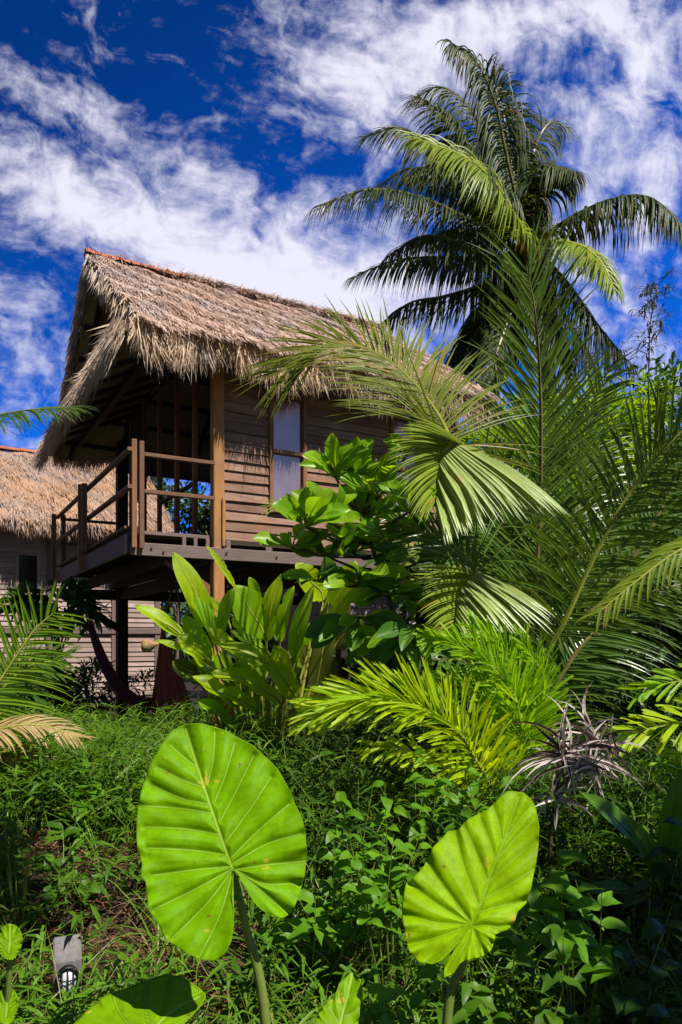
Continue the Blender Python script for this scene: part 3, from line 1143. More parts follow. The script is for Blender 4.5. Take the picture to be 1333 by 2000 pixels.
def blade(mb, path, width, N, prof, fold=.25, nu=16, nv=7, wave=.02, wk=9.0, tear=0.0, mi=0, droop=0.0):
    """a broad leaf along a curved rib"""
    C = catmull(path, nu)
    N0 = np.array(N, float)
    P = np.zeros((nu, nv, 3))
    ph = random.uniform(0, 6.28)
    for i in range(nu):
        T = C[min(i + 1, nu - 1)] - C[max(i - 1, 0)]
        T /= np.linalg.norm(T)
        S = np.cross(T, N0)
        S /= max(np.linalg.norm(S), 1e-6)
        Nn = np.cross(S, T)
        u = i / (nu - 1)
        w = width * .5 * prof(u)
        for j in range(nv):
            v = -1 + 2 * j / (nv - 1)
            wj = w * (1 - (random.uniform(.15, .6) if (abs(v) > .9 and random.random() < tear) else 0))
            q = C[i] + S * v * wj * math.cos(fold) + Nn * (abs(v) * wj * math.sin(fold))
            q = q + Nn * math.sin(u * wk + ph + (1.7 if v > 0 else 0)) * wave * v * v - np.array([0, 0, 1.]) * droop * v * v * w
            P[i, j] = q
    mb.grid(P, mi)


def prof_banana(u):
    return min(1.0, (u / .14) ** .6 if u > 0 else 0) * (1 - max(0, (u - .55) / .45) ** 2.4) ** .8 * (.85 + .15 * math.sin(math.pi * u)) + .004


def prof_obovate(u):
    return max(.06, (math.sin(math.pi * (u ** 1.7) * .97 + .02)) ** .85) if u < .999 else .10


def prof_lance(u):
    return max(.02, math.sin(math.pi * u ** .85) ** .9) if 0 < u < 1 else .02


# ------------------------------------------------------------------ tall coconut palm behind the house
TY = 13.5
tp = thing('coconut_palm', 'tall dark coconut palm rising behind the right end of the thatched roof', 'palm tree', tuple(at(1060, 1250, TY).xy) + (0,))
C0 = at(1040, 480, TY)
mb = MB()
base = Vector((at(1075, 1250, TY).x, TY, -.1))
tr = catmull([base, base.lerp(C0, .35) + Vector((.25, 0, 0)), base.lerp(C0, .7) + Vector((.2, 0, 0)), C0], 26)
mb.tube([tuple(p) for p in tr], [.2 - .07 * i / 25 + (.012 if i % 2 else 0) for i in range(26)], 10)
mb.build('trunk', M['bark'], tp, smooth_=True)
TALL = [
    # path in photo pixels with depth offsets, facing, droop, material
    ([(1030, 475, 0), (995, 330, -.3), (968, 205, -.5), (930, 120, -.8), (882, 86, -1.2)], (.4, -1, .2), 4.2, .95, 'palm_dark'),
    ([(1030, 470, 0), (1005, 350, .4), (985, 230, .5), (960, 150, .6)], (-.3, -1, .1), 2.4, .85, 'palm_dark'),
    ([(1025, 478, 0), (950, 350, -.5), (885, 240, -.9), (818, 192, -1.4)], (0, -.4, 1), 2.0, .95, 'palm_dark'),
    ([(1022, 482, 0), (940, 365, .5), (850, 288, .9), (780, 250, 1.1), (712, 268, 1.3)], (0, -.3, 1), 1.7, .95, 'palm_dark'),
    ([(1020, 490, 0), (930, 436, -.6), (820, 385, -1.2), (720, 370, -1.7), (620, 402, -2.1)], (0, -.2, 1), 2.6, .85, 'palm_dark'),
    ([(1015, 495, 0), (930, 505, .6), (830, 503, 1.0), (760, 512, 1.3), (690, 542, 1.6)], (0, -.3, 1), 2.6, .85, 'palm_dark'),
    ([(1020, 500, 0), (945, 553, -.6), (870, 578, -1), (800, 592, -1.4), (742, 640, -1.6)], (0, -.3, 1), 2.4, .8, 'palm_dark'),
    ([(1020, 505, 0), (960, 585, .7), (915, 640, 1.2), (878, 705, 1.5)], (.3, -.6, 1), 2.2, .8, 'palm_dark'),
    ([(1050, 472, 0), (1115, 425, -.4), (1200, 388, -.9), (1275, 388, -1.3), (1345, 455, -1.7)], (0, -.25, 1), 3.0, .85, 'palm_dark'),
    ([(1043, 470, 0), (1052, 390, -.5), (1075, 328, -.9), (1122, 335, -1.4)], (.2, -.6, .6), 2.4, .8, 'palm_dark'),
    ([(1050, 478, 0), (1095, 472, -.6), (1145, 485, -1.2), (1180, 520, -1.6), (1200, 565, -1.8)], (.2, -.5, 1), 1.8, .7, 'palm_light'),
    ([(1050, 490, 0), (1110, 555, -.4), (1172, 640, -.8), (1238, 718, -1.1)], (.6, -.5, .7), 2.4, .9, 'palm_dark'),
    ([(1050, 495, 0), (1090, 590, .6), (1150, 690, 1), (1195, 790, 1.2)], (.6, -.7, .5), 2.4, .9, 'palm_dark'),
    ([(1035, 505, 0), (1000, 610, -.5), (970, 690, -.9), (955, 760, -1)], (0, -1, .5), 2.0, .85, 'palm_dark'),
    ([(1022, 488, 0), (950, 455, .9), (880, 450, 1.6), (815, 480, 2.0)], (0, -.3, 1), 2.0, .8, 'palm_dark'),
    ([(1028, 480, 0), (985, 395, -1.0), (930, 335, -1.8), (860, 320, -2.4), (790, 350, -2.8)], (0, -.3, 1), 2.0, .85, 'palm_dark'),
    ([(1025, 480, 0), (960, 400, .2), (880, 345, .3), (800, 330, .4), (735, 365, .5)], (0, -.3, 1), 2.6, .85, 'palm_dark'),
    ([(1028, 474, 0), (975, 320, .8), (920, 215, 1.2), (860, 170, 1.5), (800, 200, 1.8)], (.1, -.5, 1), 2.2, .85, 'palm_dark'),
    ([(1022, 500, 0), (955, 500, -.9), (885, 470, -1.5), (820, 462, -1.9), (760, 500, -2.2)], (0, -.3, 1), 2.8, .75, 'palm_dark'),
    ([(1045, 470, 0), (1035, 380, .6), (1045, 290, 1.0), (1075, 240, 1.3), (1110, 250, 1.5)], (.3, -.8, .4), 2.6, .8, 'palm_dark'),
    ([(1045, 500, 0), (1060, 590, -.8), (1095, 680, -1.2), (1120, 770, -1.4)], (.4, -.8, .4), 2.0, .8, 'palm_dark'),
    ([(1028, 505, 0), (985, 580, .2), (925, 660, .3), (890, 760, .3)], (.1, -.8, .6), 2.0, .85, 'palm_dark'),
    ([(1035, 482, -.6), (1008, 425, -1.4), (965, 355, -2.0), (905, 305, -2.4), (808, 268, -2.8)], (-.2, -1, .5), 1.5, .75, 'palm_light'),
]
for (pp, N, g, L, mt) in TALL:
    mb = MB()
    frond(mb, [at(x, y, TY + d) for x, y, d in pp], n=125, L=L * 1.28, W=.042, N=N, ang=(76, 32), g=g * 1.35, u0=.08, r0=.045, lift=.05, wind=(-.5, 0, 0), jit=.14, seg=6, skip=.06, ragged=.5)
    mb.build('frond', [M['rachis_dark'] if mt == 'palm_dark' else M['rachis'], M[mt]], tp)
mb = MB()
for k in range(9):
    a = random.uniform(0, 6.28)
    c = C0 + Vector((math.cos(a) * .16, math.sin(a) * .16, -.15 + random.uniform(-.12, .1)))
    blade(mb, [c - Vector((0, 0, .25)), c, c + Vector((math.cos(a) * .3, math.sin(a) * .3, .35))], .22, (-math.cos(a), -math.sin(a), .2), prof_lance, nu=6, nv=4)
mb.build('leaf_base', M['rachis_orange'], tp)
mb = MB()
for k in range(14):
    a = random.uniform(0, 6.28)
    d = Vector((math.cos(a), math.sin(a), random.uniform(-.4, .6)))
    c = C0 + d * .2
    mb.tube([C0, c + d * .1, c + d * random.uniform(.3, .5) + Vector((0, 0, -.2))], [.03, .02, .008], 5)
mb.build('flower_stalk', M['stem_dark'], tp)

# ------------------------------------------------------------------ young coconut palm at the right, close in front
YY = 5.2
yb = at(1010, 1500, YY + .1)
yb.z = gz(yb.x, yb.y)
yp = thing('young_coconut_palm', 'young coconut palm with tall upright fronds in front of the house at right', 'palm tree', tuple(yb))
BASE = (yb.x, yb.y, yb.z + .02)


def ypath(pp):
    return [at(x, y, YY + d) for x, y, d in pp]


def pf(lo, hi, knee=.35):
    return lambda u: lo + (hi - lo) * math.sin(math.pi * min(1, u * .95 + .05)) ** .7


YOUNG = [
    # upright frond, its tip bowing left
    dict(p=[(1030, 1350, .25), (1052, 1050, .3), (1057, 850, .2), (1053, 700, .1), (1044, 600, 0), (1028, 520, -.05)],
         N=(.12, -1, .15), L=.92, W=.027, ang=(58, 30), g=.40, u0=.34, n=88, r0=.026, lift=.10, m='palm_mid', rm='rachis_dark', wind=(-.1, 0, 0), prof=lambda u: .98 - max(0, u - .62) * 1.1),
    # arched frond over the wall; below the bend one side hangs as an apron
    dict(p=[(852, 950, -.5), (858, 895, -.54), (878, 866, -.56), (862, 818, -.52), (810, 748, -.42), (740, 692, -.3), (650, 668, -.2), (562, 722, -.15)],
         N=(.25, -1, .45), L=.80, W=.017, ang=(66, 24), g=.45, u0=.10, n=120, r0=.018, lift=.06, m='palm_olive', rm='rachis', base=False, prof=lambda u: .95 - .5 * max(0, u - .3)),
    # second bowed frond, below
    dict(p=[(890, 1180, -.42), (905, 1140, -.48), (930, 1120, -.5), (910, 1085, -.5), (860, 1050, -.45), (775, 1020, -.4)],
         N=(.3, -1, .4), L=.46, W=.018, ang=(60, 28), g=.5, u0=.12, n=50, r0=.013, lift=.05, m='palm_mid', rm='rachis', base=False),
    # darker upright frond behind the bent one
    dict(p=[(1035, 1330, .3), (1020, 1170, .35), (998, 1080, .3), (972, 970, .2), (940, 890, .1)],
         N=(.1, -1, .1), L=.70, W=.029, ang=(72, 36), g=1.1, u0=.32, n=64, r0=.022, lift=.05, m='palm_deep', rm='rachis_dark'),
    # frond slanting up to the right edge
    dict(p=[(1050, 1330, .2), (1110, 1200, .1), (1170, 1070, 0), (1245, 940, -.1), (1340, 835, -.2), (1430, 770, -.3)],
         N=(.2, -1, .3), L=.85, W=.029, ang=(72, 38), g=1.1, u0=.25, n=92, r0=.026, lift=.05, m='palm_mid', rm='rachis'),
    # frond farther back, blades up at the right edge
    dict(p=[(1080, 1330, .6), (1200, 1150, .8), (1290, 1000, .9), (1360, 850, .9), (1400, 720, .9)],
         N=(-.2, -1, .2), L=.8, W=.029, ang=(55, 30), g=.7, u0=.25, n=80, r0=.026, lift=.05, m='palm_deep', rm='rachis_dark'),
    # low frond to the right, deep
    dict(p=[(1060, 1400, .1), (1130, 1270, .1), (1230, 1180, .2), (1340, 1140, .3), (1450, 1140, .4)],
         N=(0, -.8, .7), L=.7, W=.027, ang=(66, 36), g=.9, u0=.2, n=70, r0=.024, lift=.05, m='palm_deep', rm='rachis_dark'),
    # frond into the middle, deep
    dict(p=[(1030, 1400, .3), (990, 1260, .5), (930, 1140, .6), (850, 1040, .6), (760, 985, .5)],
         N=(-.2, -1, .4), L=.6, W=.027, ang=(66, 36), g=.7, u0=.25, n=64, r0=.024, lift=.05, m='palm_deep', rm='rachis_dark'),
    dict(p=[(1060, 1400, .5), (1100, 1150, .9), (1130, 960, 1.1), (1150, 820, 1.1), (1190, 720, 1.0)],
         N=(.1, -1, .2), L=.75, W=.029, ang=(66, 34), g=1.1, u0=.25, n=74, r0=.024, lift=.05, m='palm_deep', rm='rachis_dark'),
    dict(p=[(1020, 1420, .4), (960, 1330, .3), (900, 1290, .1), (840, 1290, -.1)],
         N=(0, -.7, .8), L=.5, W=.03, ang=(66, 40), g=1.0, u0=.2, n=34, r0=.02, lift=.05, m='palm_deep', rm='rachis_dark'),
    dict(p=[(1020, 1420, .6), (900, 1180, .9), (760, 1050, 1.0), (620, 980, 1.0), (530, 990, 1.0)],
         N=(0, -.7, .8), L=.5, W=.018, ang=(62, 32), g=.6, u0=.35, n=60, r0=.02, lift=.05, m='palm_light', rm='rachis'),
]
for fd in YOUNG:
    mb = MB()
    pts = ([Vector(BASE)] if fd.get('base', True) else []) + ypath(fd['p'])
    frond(mb, pts, n=fd['n'], L=fd['L'], W=fd['W'], N=fd['N'], ang=fd['ang'], g=fd['g'], u0=fd['u0'], r0=fd['r0'], lift=fd['lift'], seg=6, nsmooth=40,
          wind=fd.get('wind', (0, 0, 0)), prof=fd.get('prof'), jit=.07, skip=.04, ragged=.35, sides=fd.get('sides', (1, 1)))
    mb.build('frond', [M[fd['rm']], M[fd['m']]], yp)

# the two bowed fronds: lower halves, where the leaflets hang as an apron from the bend
def apron(mb, stalk, roots, right_tips, left_tips, nr_, nl_, d0, d1, wr, wl):
    pth = catmull(stalk, 26)
    mb.tube([tuple(p) for p in pth], [.022 - .012 * i / 25 for i in range(26)], 6, 0)

    def along(tab, u):
        tab = np.array(tab, float)
        k = np.linspace(0, 1, len(tab))
        return np.interp(u, k, tab[:, 0]), np.interp(u, k, tab[:, 1])
    for tips, n_, wd, mi in ((right_tips, nr_, wr, 1), (left_tips, nl_, wl, 2)):
        for i in range(n_):
            u = (i + random.uniform(-.2, .2)) / (n_ - 1)
            u = min(max(u, 0), 1)
            rx, ry = along(roots, u)
            tx, ty = along(tips, u)
            f_ = random.uniform(.86, 1.10)
            tx, ty = rx + (tx - rx) * f_, ry + (ty - ry) * f_
            p = np.array(at(rx, ry, YY + d0))
            q = np.array(at(tx, ty, YY + d1 + random.uniform(-.06, .06)))
            D = q - p
            L_ = np.linalg.norm(D)
            # start a little high, fall onto the line to the tip
            strip(mb, p, D / L_ + np.array([0, 0, .16]), np.array([.1, -1, .45]), L_ * 1.03, wd, .42 / L_ * .8, 7, .16 if mi == 1 else .3, mi)


def z4(x, y): return (480 + x * .64, 800 + y * .64)


mb = MB()
apron(mb, [Vector(BASE), at(985, 1330, YY + .2), at(905, 1130, YY - .1), at(866, 1010, YY - .38), at(854, 945, YY - .5), at(862, 895, YY - .55), at(882, 866, YY - .56)],
      [z4(*q) for q in ((668, 108), (640, 100), (612, 118), (596, 150), (588, 200), (586, 260))],
      [z4(*q) for q in ((985, 315), (905, 300), (800, 330), (715, 360), (650, 375), (605, 400))],
      [z4(*q) for q in ((520, 20), (455, 60), (440, 130), (455, 225), (490, 310), (545, 350))], 64, 48, -.55, -.80, .050, .020)
mb.build('frond', [M['rachis'], M['palm_pale'], M['palm_light']], yp)
mb = MB()
apron(mb, [Vector(BASE), at(1000, 1400, YY + .2), at(930, 1310, YY - .1), at(888, 1240, YY - .35), at(886, 1190, YY - .42), at(905, 1145, YY - .48), at(932, 1120, YY - .5)],
      [z4(*q) for q in ((708, 500), (690, 508), (668, 535), (650, 570), (642, 620), (640, 660))],
      [z4(*q) for q in ((965, 640), (890, 690), (800, 690), (735, 700), (690, 715), (655, 740))],
      [z4(*q) for q in ((560, 470), (520, 520), (520, 570), (535, 620), (560, 660), (590, 700))], 46, 36, -.5, -.70, .038, .018)
mb.build('frond', [M['rachis'], M['palm_pale'], M['palm_light']], yp)

# another young palm just off the right side: its frond hangs into the picture
rb_ = Vector((3.35, 4.6, gz(3.35, 4.6)))
rp = thing('young_coconut_palm', 'coconut palm at the right edge with one bright frond hanging inwards', 'palm tree', tuple(rb_))
for (pp, N, L, g, mt, n) in (
        ([(1560, 1050, 0), (1440, 1030, 0), (1333, 1072, 0), (1250, 1130, 0), (1172, 1195, 0)], (0, -.7, .7), .40, 3.2, 'palm_light', 44),
        ([(1640, 1100, .3), (1600, 800, .4), (1500, 620, .3), (1400, 560, .2)], (0, -.7, .7), .7, 1.2, 'palm_mid', 40)):
    mb = MB()
    frond(mb, [rb_] + [at(x, y, 4.4 + d) for x, y, d in pp], n=n, L=L, W=.03, N=N, ang=(66, 30), g=g, u0=.35, r0=.022, lift=.0, seg=6, nsmooth=34)
    mb.build('frond', [M['rachis'], M[mt]], rp)

# young palm at the left edge
LY = 4.6
lb = Vector((-2.75, LY, gz(-2.75, LY)))
lp = thing('young_coconut_palm', 'young coconut palm at the left edge with one browned lower frond', 'palm tree', tuple(lb))
for (pp, N, L, W, g, mt, rm, n, ang, sides) in (
        ([(-110, 1500, 0), (-45, 1400, 0), (20, 1300, 0), (70, 1228, 0), (108, 1196, 0)], (.3, -1, .2), .56, .022, 1.1, 'palm_fresh', 'rachis', 44, (78, 40), (1, 1)),
        ([(-130, 1500, .3), (-60, 1420, .3), (10, 1340, .3), (60, 1300, .3), (120, 1290, .3)], (.1, -.8, .6), .46, .026, .8, 'palm_deep', 'rachis', 40, (70, 35), (1, 1)),
        ([(-140, 1540, -.2), (-60, 1450, -.2), (20, 1420, -.2), (90, 1418, -.2), (150, 1440, -.2)], (0, -.5, 1), .34, .024, 2.4, 'palm_dry', 'rachis', 40, (66, 30), (1, 1)),
        ([(-130, 1520, 0), (-60, 1480, 0), (10, 1470, 0), (70, 1480, 0)], (0, -.5, 1), .36, .024, 1.6, 'palm_light', 'rachis', 34, (66, 30), (1, 1)),
        ([(-190, 1300, .2), (-200, 1050, .3), (-150, 900, .3), (-60, 830, .2), (40, 803, .1), (132, 796, 0)], (0, -.5, 1), .46, .024, 2.6, 'palm_deep', 'rachis', 56, (66, 25), (1, 1))):
    mb = MB()
    top_ = pp[-1][1] < 900
    frond(mb, [lb] + [at(x, y, LY + d) for x, y, d in pp], n=n + (40 if top_ else 0), L=L, W=W, N=N, ang=ang, g=g, u0=.3, r0=.018, lift=.05, seg=6, nsmooth=30, sides=sides,
          prof=(lambda u: .95 - .45 * max(0, u - .8) / .2) if top_ else None)
    mb.build('frond', [M[rm], M[mt]], lp)

# ------------------------------------------------------------------ lime green feather palm in the middle
FY = 4.2
fb_ = at(985, 1640, FY)
fb_.z = gz(fb_.x, fb_.y)
fp = thing('feather_palm', 'low feather palm with lime yellow jagged leaflets glowing in the sun', 'palm', tuple(fb_))


def plume(mb, pts, n, L, W, N, ang, g, u0, mi=1, bunch=True, r0=.012, lift=.3):
    path = catmull(pts, 40)
    mb.tube([tuple(p) for p in path], [r0 * (1 - .8 * i / 39) for i in range(40)], 5, 0)
    cum = np.concatenate([[0], np.cumsum(np.linalg.norm(np.diff(path, axis=0), axis=1))])
    cum /= cum[-1]
    for i in range(n):
        u = u0 + (1 - u0) * (i + random.random()) / n
        p = np.array([np.interp(u, cum, path[:, k]) for k in range(3)])
        T = np.array([np.interp(min(u + .02, 1), cum, path[:, k]) - np.interp(max(u - .02, 0), cum, path[:, k]) for k in range(3)])
        T /= np.linalg.norm(T)
        S = np.cross(T, np.array(N, float))
        S /= np.linalg.norm(S)
        Nn = np.cross(S, T)
        for k in range(2):
            phi = random.uniform(-.5, 1.15) * (1 if k else -1)
            phi = random.uniform(.1, 1.5) if random.random() < .5 else random.uniform(-.3, .6)
            sg = 1 if k else -1
            a = R(ang[0] + (ang[1] - ang[0]) * u + random.gauss(0, 8))
            rad_ = S * sg * math.cos(phi) + Nn * math.sin(phi)
            D = T * math.cos(a) + rad_ * math.sin(a)
            ll = L * (.55 + .6 * math.sin(math.pi * (u * .9 + .08))) * random.uniform(.75, 1.15)
            # broad leaflet widening to a bitten end
            d = D / np.linalg.norm(D)
            w = W * random.uniform(.7, 1.2)
            ss = np.cross(d, rad_ * .3 + np.random.normal(0, .6, 3) + np.array([0, -.8, .4]))
            ss /= np.linalg.norm(ss)
            nn = np.cross(ss, d)
            rows = []
            for (t, hw) in ((0, .18), (.3, .42), (.65, .50), (.9, .48)):
                c = p + d * ll * t - np.array([0, 0, 1.]) * g * ll * t * t
                rows.append([c - ss * w * hw + nn * w * hw * .3, c, c + ss * w * hw + nn * w * hw * .3])
            e = p + d * ll - np.array([0, 0, 1.]) * g * ll
            v = [x for r_ in rows for x in r_] + [e - ss * w * .38 - d * ll * random.uniform(-.02, .05), e - ss * w * .1 - d * ll * .07, e + ss * w * .12, e + ss * w * .3 - d * ll * random.uniform(.0, .12)]
            f = []
            for q in range(3):
                b = 3 * q
                f += [(b, b + 1, b + 4, b + 3), (b + 1, b + 2, b + 5, b + 4)]
            f += [(9, 10, 13, 12), (10, 14, 13), (10, 11, 15, 14)]
            mb.add(v, f, mi)


for (pp, L, W, N, ang, g, u0, mt, n) in (
        ([(975, 1580, 0), (940, 1500, -.05), (880, 1415, -.1), (800, 1372, -.15), (710, 1365, -.2), (625, 1390, -.2)], .34, .018, (0, -.6, .8), (66, 26), .12, .16, 'lime', 160),
        ([(990, 1560, .1), (1020, 1450, .1), (1010, 1370, .1), (960, 1300, .1), (895, 1262, .05), (850, 1250, 0)], .25, .016, (0, -.6, .8), (64, 26), .10, .2, 'lime_b', 130),
        ([(985, 1600, 0), (935, 1545, -.1), (870, 1500, -.2), (790, 1465, -.25), (720, 1462, -.25)], .19, .020, (0, -.6, .8), (60, 26), .25, .2, 'lime', 40),
        ([(990, 1580, 0), (1000, 1470, .15), (975, 1390, .2), (925, 1345, .2), (860, 1330, .2)], .25, .016, (0, -.6, .8), (62, 30), .10, .25, 'lime_b', 84),
        ([(1000, 1580, .1), (1035, 1480, .2), (1060, 1390, .25), (1055, 1310, .25), (1020, 1255, .2)], .24, .016, (0, -.7, .6), (60, 30), .10, .25, 'lime_b', 76),
        ([(990, 1590, .1), (1030, 1470, .2), (1025, 1360, .25), (985, 1275, .25), (925, 1225, .2)], .24, .016, (0, -.7, .6), (60, 30), .10, .25, 'lime_b', 90),
        ([(970, 1610, 0), (900, 1560, 0), (840, 1540, 0), (780, 1560, 0)], .16, .018, (0, -.6, .8), (58, 30), .3, .2, 'lime_b', 26)):
    mb = MB()
    plume(mb, [fb_] + [at(x, y, FY + d) for x, y, d in pp], n, L, W, N, ang, g, u0)
    mb.build('frond', [M['rachis'], M[mt]], fp)

# yellow green palm frond at the right edge
ey = 4.0
eb = at(1420, 1640, ey)
eb.z = gz(eb.x, eb.y)
ep = thing('feather_palm', 'yellow green feather palm half cut by the right edge beside the dead plant', 'palm', tuple(eb))
for (pp, L, n, mt) in (([(1480, 1440, 0), (1400, 1395, 0), (1333, 1410, 0), (1260, 1425, 0), (1205, 1440, 0)], .24, 40, 'lime'),
                       ([(1460, 1400, .2), (1400, 1330, .2), (1330, 1330, .2), (1250, 1350, .2)], .22, 34, 'lime_b'),
                       ([(1470, 1500, .1), (1420, 1470, .1), (1340, 1480, .1), (1280, 1500, .1)], .18, 26, 'lime_b')):
    mb = MB()
    plume(mb, [eb] + [at(x, y, ey + d) for x, y, d in pp], n, L, .03, (0, -.8, .5), (64, 34), .15, .25)
    mb.build('frond', [M['rachis'], M[mt]], ep)

# ------------------------------------------------------------------ dead brown plant
DY = 3.5
db = at(1072, 1850, DY)
db.z = gz(db.x, db.y)
dp = thing('dead_palm', 'shrivelled grey brown dead palm with curled leaves on a thin stem', 'plant', tuple(db))
mb = MB()
st = catmull([db, at(1076, 1640, DY), at(1085, 1560, DY), at(1100, 1480, DY)], 14)
mb.tube([tuple(p) for p in st], [.012 - .006 * i / 13 for i in range(14)], 6)
mb.build('stem', M['stem_dark'], dp)
mb = MB()
for (cx, cy, n, Lr) in ((1105, 1480, 44, (.16, .42)), (1170, 1450, 30, (.14, .34)), (1080, 1560, 14, (.12, .3)), (1150, 1500, 20, (.1, .22))):
    c = np.array(at(cx, cy, DY + random.uniform(-.1, .1)))
    mb.tube([tuple(at(1088, 1545, DY)), tuple(at((cx + 1088) / 2, (cy + 1530) / 2, DY)), tuple(c)], [.006, .005, .004], 5, 0)
    for k in range(n):
        th = random.uniform(-.3, 3.4)
        D = np.array([math.cos(th), random.uniform(-.6, .6), math.sin(th) * .9 - .1])
        strip(mb, c + np.random.normal(0, .02, 3), D, np.array([random.gauss(0, .6), -1, random.gauss(0, .6)]), random.uniform(*Lr), random.uniform(.014, .028), random.uniform(.5, 5.5), 6, random.uniform(.4, .9), 1, (random.gauss(0, 1.2), random.gauss(0, 1), 0))
    for k in range(int(n * .5)):
        strip(mb, c + np.random.normal(0, .03, 3), np.array([random.gauss(0, .3), random.gauss(0, .3), -1]), np.array([random.gauss(0, 1), -1, 0]), random.uniform(.1, .22), random.uniform(.01, .02), .5, 5, .7, 1, (random.gauss(0, 2), 0, 0))
mb.build('dead_leaves', [M['stem_dark'], M['dead']], dp)

# ------------------------------------------------------------------ heliconia clump under the balcony
BY = 6.1


def z8(x, y, d=0.0):
    return at(200 + x * .375, 1050 + y * .375, BY + d)


hb = z8(860, 1150)
hb.z = gz(hb.x, hb.y)
hc = thing('heliconia_clump', 'clump of broad yellow green banana-like leaves below the balcony corner post', 'plant', tuple(hb))
HEL = [
    # base, tip (zoomed pixels), width m, depth, facing, material, tear
    ((560, 470), (372, 75), .165, .05, (.5, -1, .3), 'banana', .03),
    ((420, 520), (172, 352), .135, -.1, (.1, -.7, .9), 'banana', .0),
    ((560, 660), (390, 510), .17, -.2, (.3, -.8, .9), 'banana', .02),
    ((690, 260), (540, 40), .055, .1, (.8, -1, .2), 'banana', .08),
    ((615, 500), (685, 262), .11, -.05, (-.5, -1, .2), 'banana_g', .0),
    ((850, 530), (690, 245), .23, .05, (.2, -1, .5), 'banana_g', .0),
    ((810, 320), (765, 205), .08, .3, (.3, -1, .2), 'banana_g', .0),
    ((855, 545), (930, 190), .14, .05, (-.6, -1, .1), 'banana', .03),
    ((925, 545), (998, 252), .11, .1, (-.5, -1, .1), 'banana_g', .05),
    ((1000, 650), (1102, 250), .125, -.2, (-.6, -1, .1), 'banana_g', .0),
    ((1105, 800), (1180, 330), .15, -.1, (.4, -1, .2), 'banana_d', .0),
    ((1150, 330), (1010, 130), .18, .2, (.2, -1, .5), 'banana', .03),
    ((860, 775), (568, 705), .15, -.35, (.1, -.7, .9), 'banana', .04),
    ((960, 730), (606, 552), .13, -.3, (.1, -.8, .8), 'banana', .02),
    ((880, 630), (668, 488), .12, -.15, (.2, -.6, 1), 'banana_g', .0),
    ((600, 690), (275, 535), .08, -.2, (.1, -.6, .9), 'banana', .05),
    ((740, 480), (672, 425), .10, .1, (.2, -.9, .5), 'banana', .0),
    ((1190, 480), (1320, 120), .20, .1, (-.4, -1, .3), 'banana', .0),
    ((1210, 570), (1370, 410), .18, -.05, (-.2, -1, .5), 'banana_d', .02),
    ((555, 640), (460, 470), .10, -.1, (.3, -.9, .5), 'banana_g', .0),
    ((770, 640), (640, 545), .12, -.25, (.2, -.8, .7), 'banana_g', .05),
    ((660, 440), (545, 300), .06, .15, (.2, -1, .4), 'banana', .12),
    ((820, 800), (690, 650), .13, -.1, (.2, -.8, .7), 'banana_g', .0),
    ((980, 760), (900, 560), .13, -.1, (-.2, -1, .4), 'banana', .0),
    ((720, 620), (540, 470), .12, -.05, (.3, -.8, .6), 'banana', .02),
    ((1080, 560), (1010, 440), .12, .1, (.1, -1, .4), 'banana_g', .0),
    ((1140, 900), (1210, 620), .15, .1, (-.1, -1, .3), 'banana_d', .0),
    ((700, 880), (470, 720), .13, -.35, (.1, -.7, .9), 'banana', .03),
    ((680, 960), (500, 850), .13, -.35, (.1, -.7, .9), 'banana_g', .02),
    ((800, 900), (600, 800), .14, -.42, (.1, -.7, .9), 'banana', .04),
    ((930, 860), (750, 740), .14, -.4, (.1, -.7, .9), 'banana', .05),
    ((1010, 840), (880, 640), .13, -.3, (-.2, -.9, .6), 'banana', .02),
    ((620, 560), (480, 300), .11, .0, (.4, -.9, .4), 'banana_g', .02),
]
for i, (b, t, w, d, N, mt, tear) in enumerate(HEL):
    bb, tt = z8(*b, d), z8(*t, d - .1)
    cx = 860 + (b[0] - 860) * .35
    foot = z8(cx, 1150, d * .4)
    foot.z = gz(foot.x, foot.y)
    mid_ = bb.lerp(tt, .5) + Vector(N).normalized() * (bb - tt).length * random.uniform(.03, .09)
    ln = (tt - bb).length
    mb = MB()
    ext = bb - (mid_ - bb).normalized() * .0
    blade(mb, [bb, mid_, tt], w * 1.25, N, prof_banana, fold=random.uniform(.10, .35), nu=22, nv=9, wave=w * .07, wk=random.uniform(6, 14), tear=tear * 1.4, mi=1)
    rib = catmull([foot, foot.lerp(bb, .55) + Vector((0, 0, .12)), bb, mid_, tt], 24)
    off = np.array(Vector(N).normalized()) * .004
    mb.tube([tuple(p + off * 0) for p in rib], [.016 - .0135 * k / 23 for k in range(24)], 5, 0)
    mb.build('leaf', [M['rachis'], M[mt]], hc, smooth_=True)
# dried pod at the end of one leaf
pc = z8(240, 562, -.3)
mb = MB()
pts = [pc + Vector((-.05, 0, .0)), pc + Vector((-.045, 0, 0)), pc + Vector((-.02, 0, 0)), pc + Vector((.02, 0, .0)), pc + Vector((.05, 0, .012)), pc + Vector((.10, 0, .02))]
mb.tube([tuple(p) for p in pts], [.03, .048, .055, .046, .025, .008], 12)
mb.build('dried_pod', M['pod'], hc, smooth_=True)
for (x, y) in ((660, 860), (690, 830), (1080, 870), (675, 800), (1060, 930), (655, 900)):
    mb = MB()
    for k in range(4):
        c = z8(x + random.gauss(0, 4), y + k * 9, -.35)
        mb.leaves([c], [((-1) ** k, -.3, .7)], [(0, -1, .3)], .06, .022, mi=0)
    mb.build('red_flower', M['red'], hc)
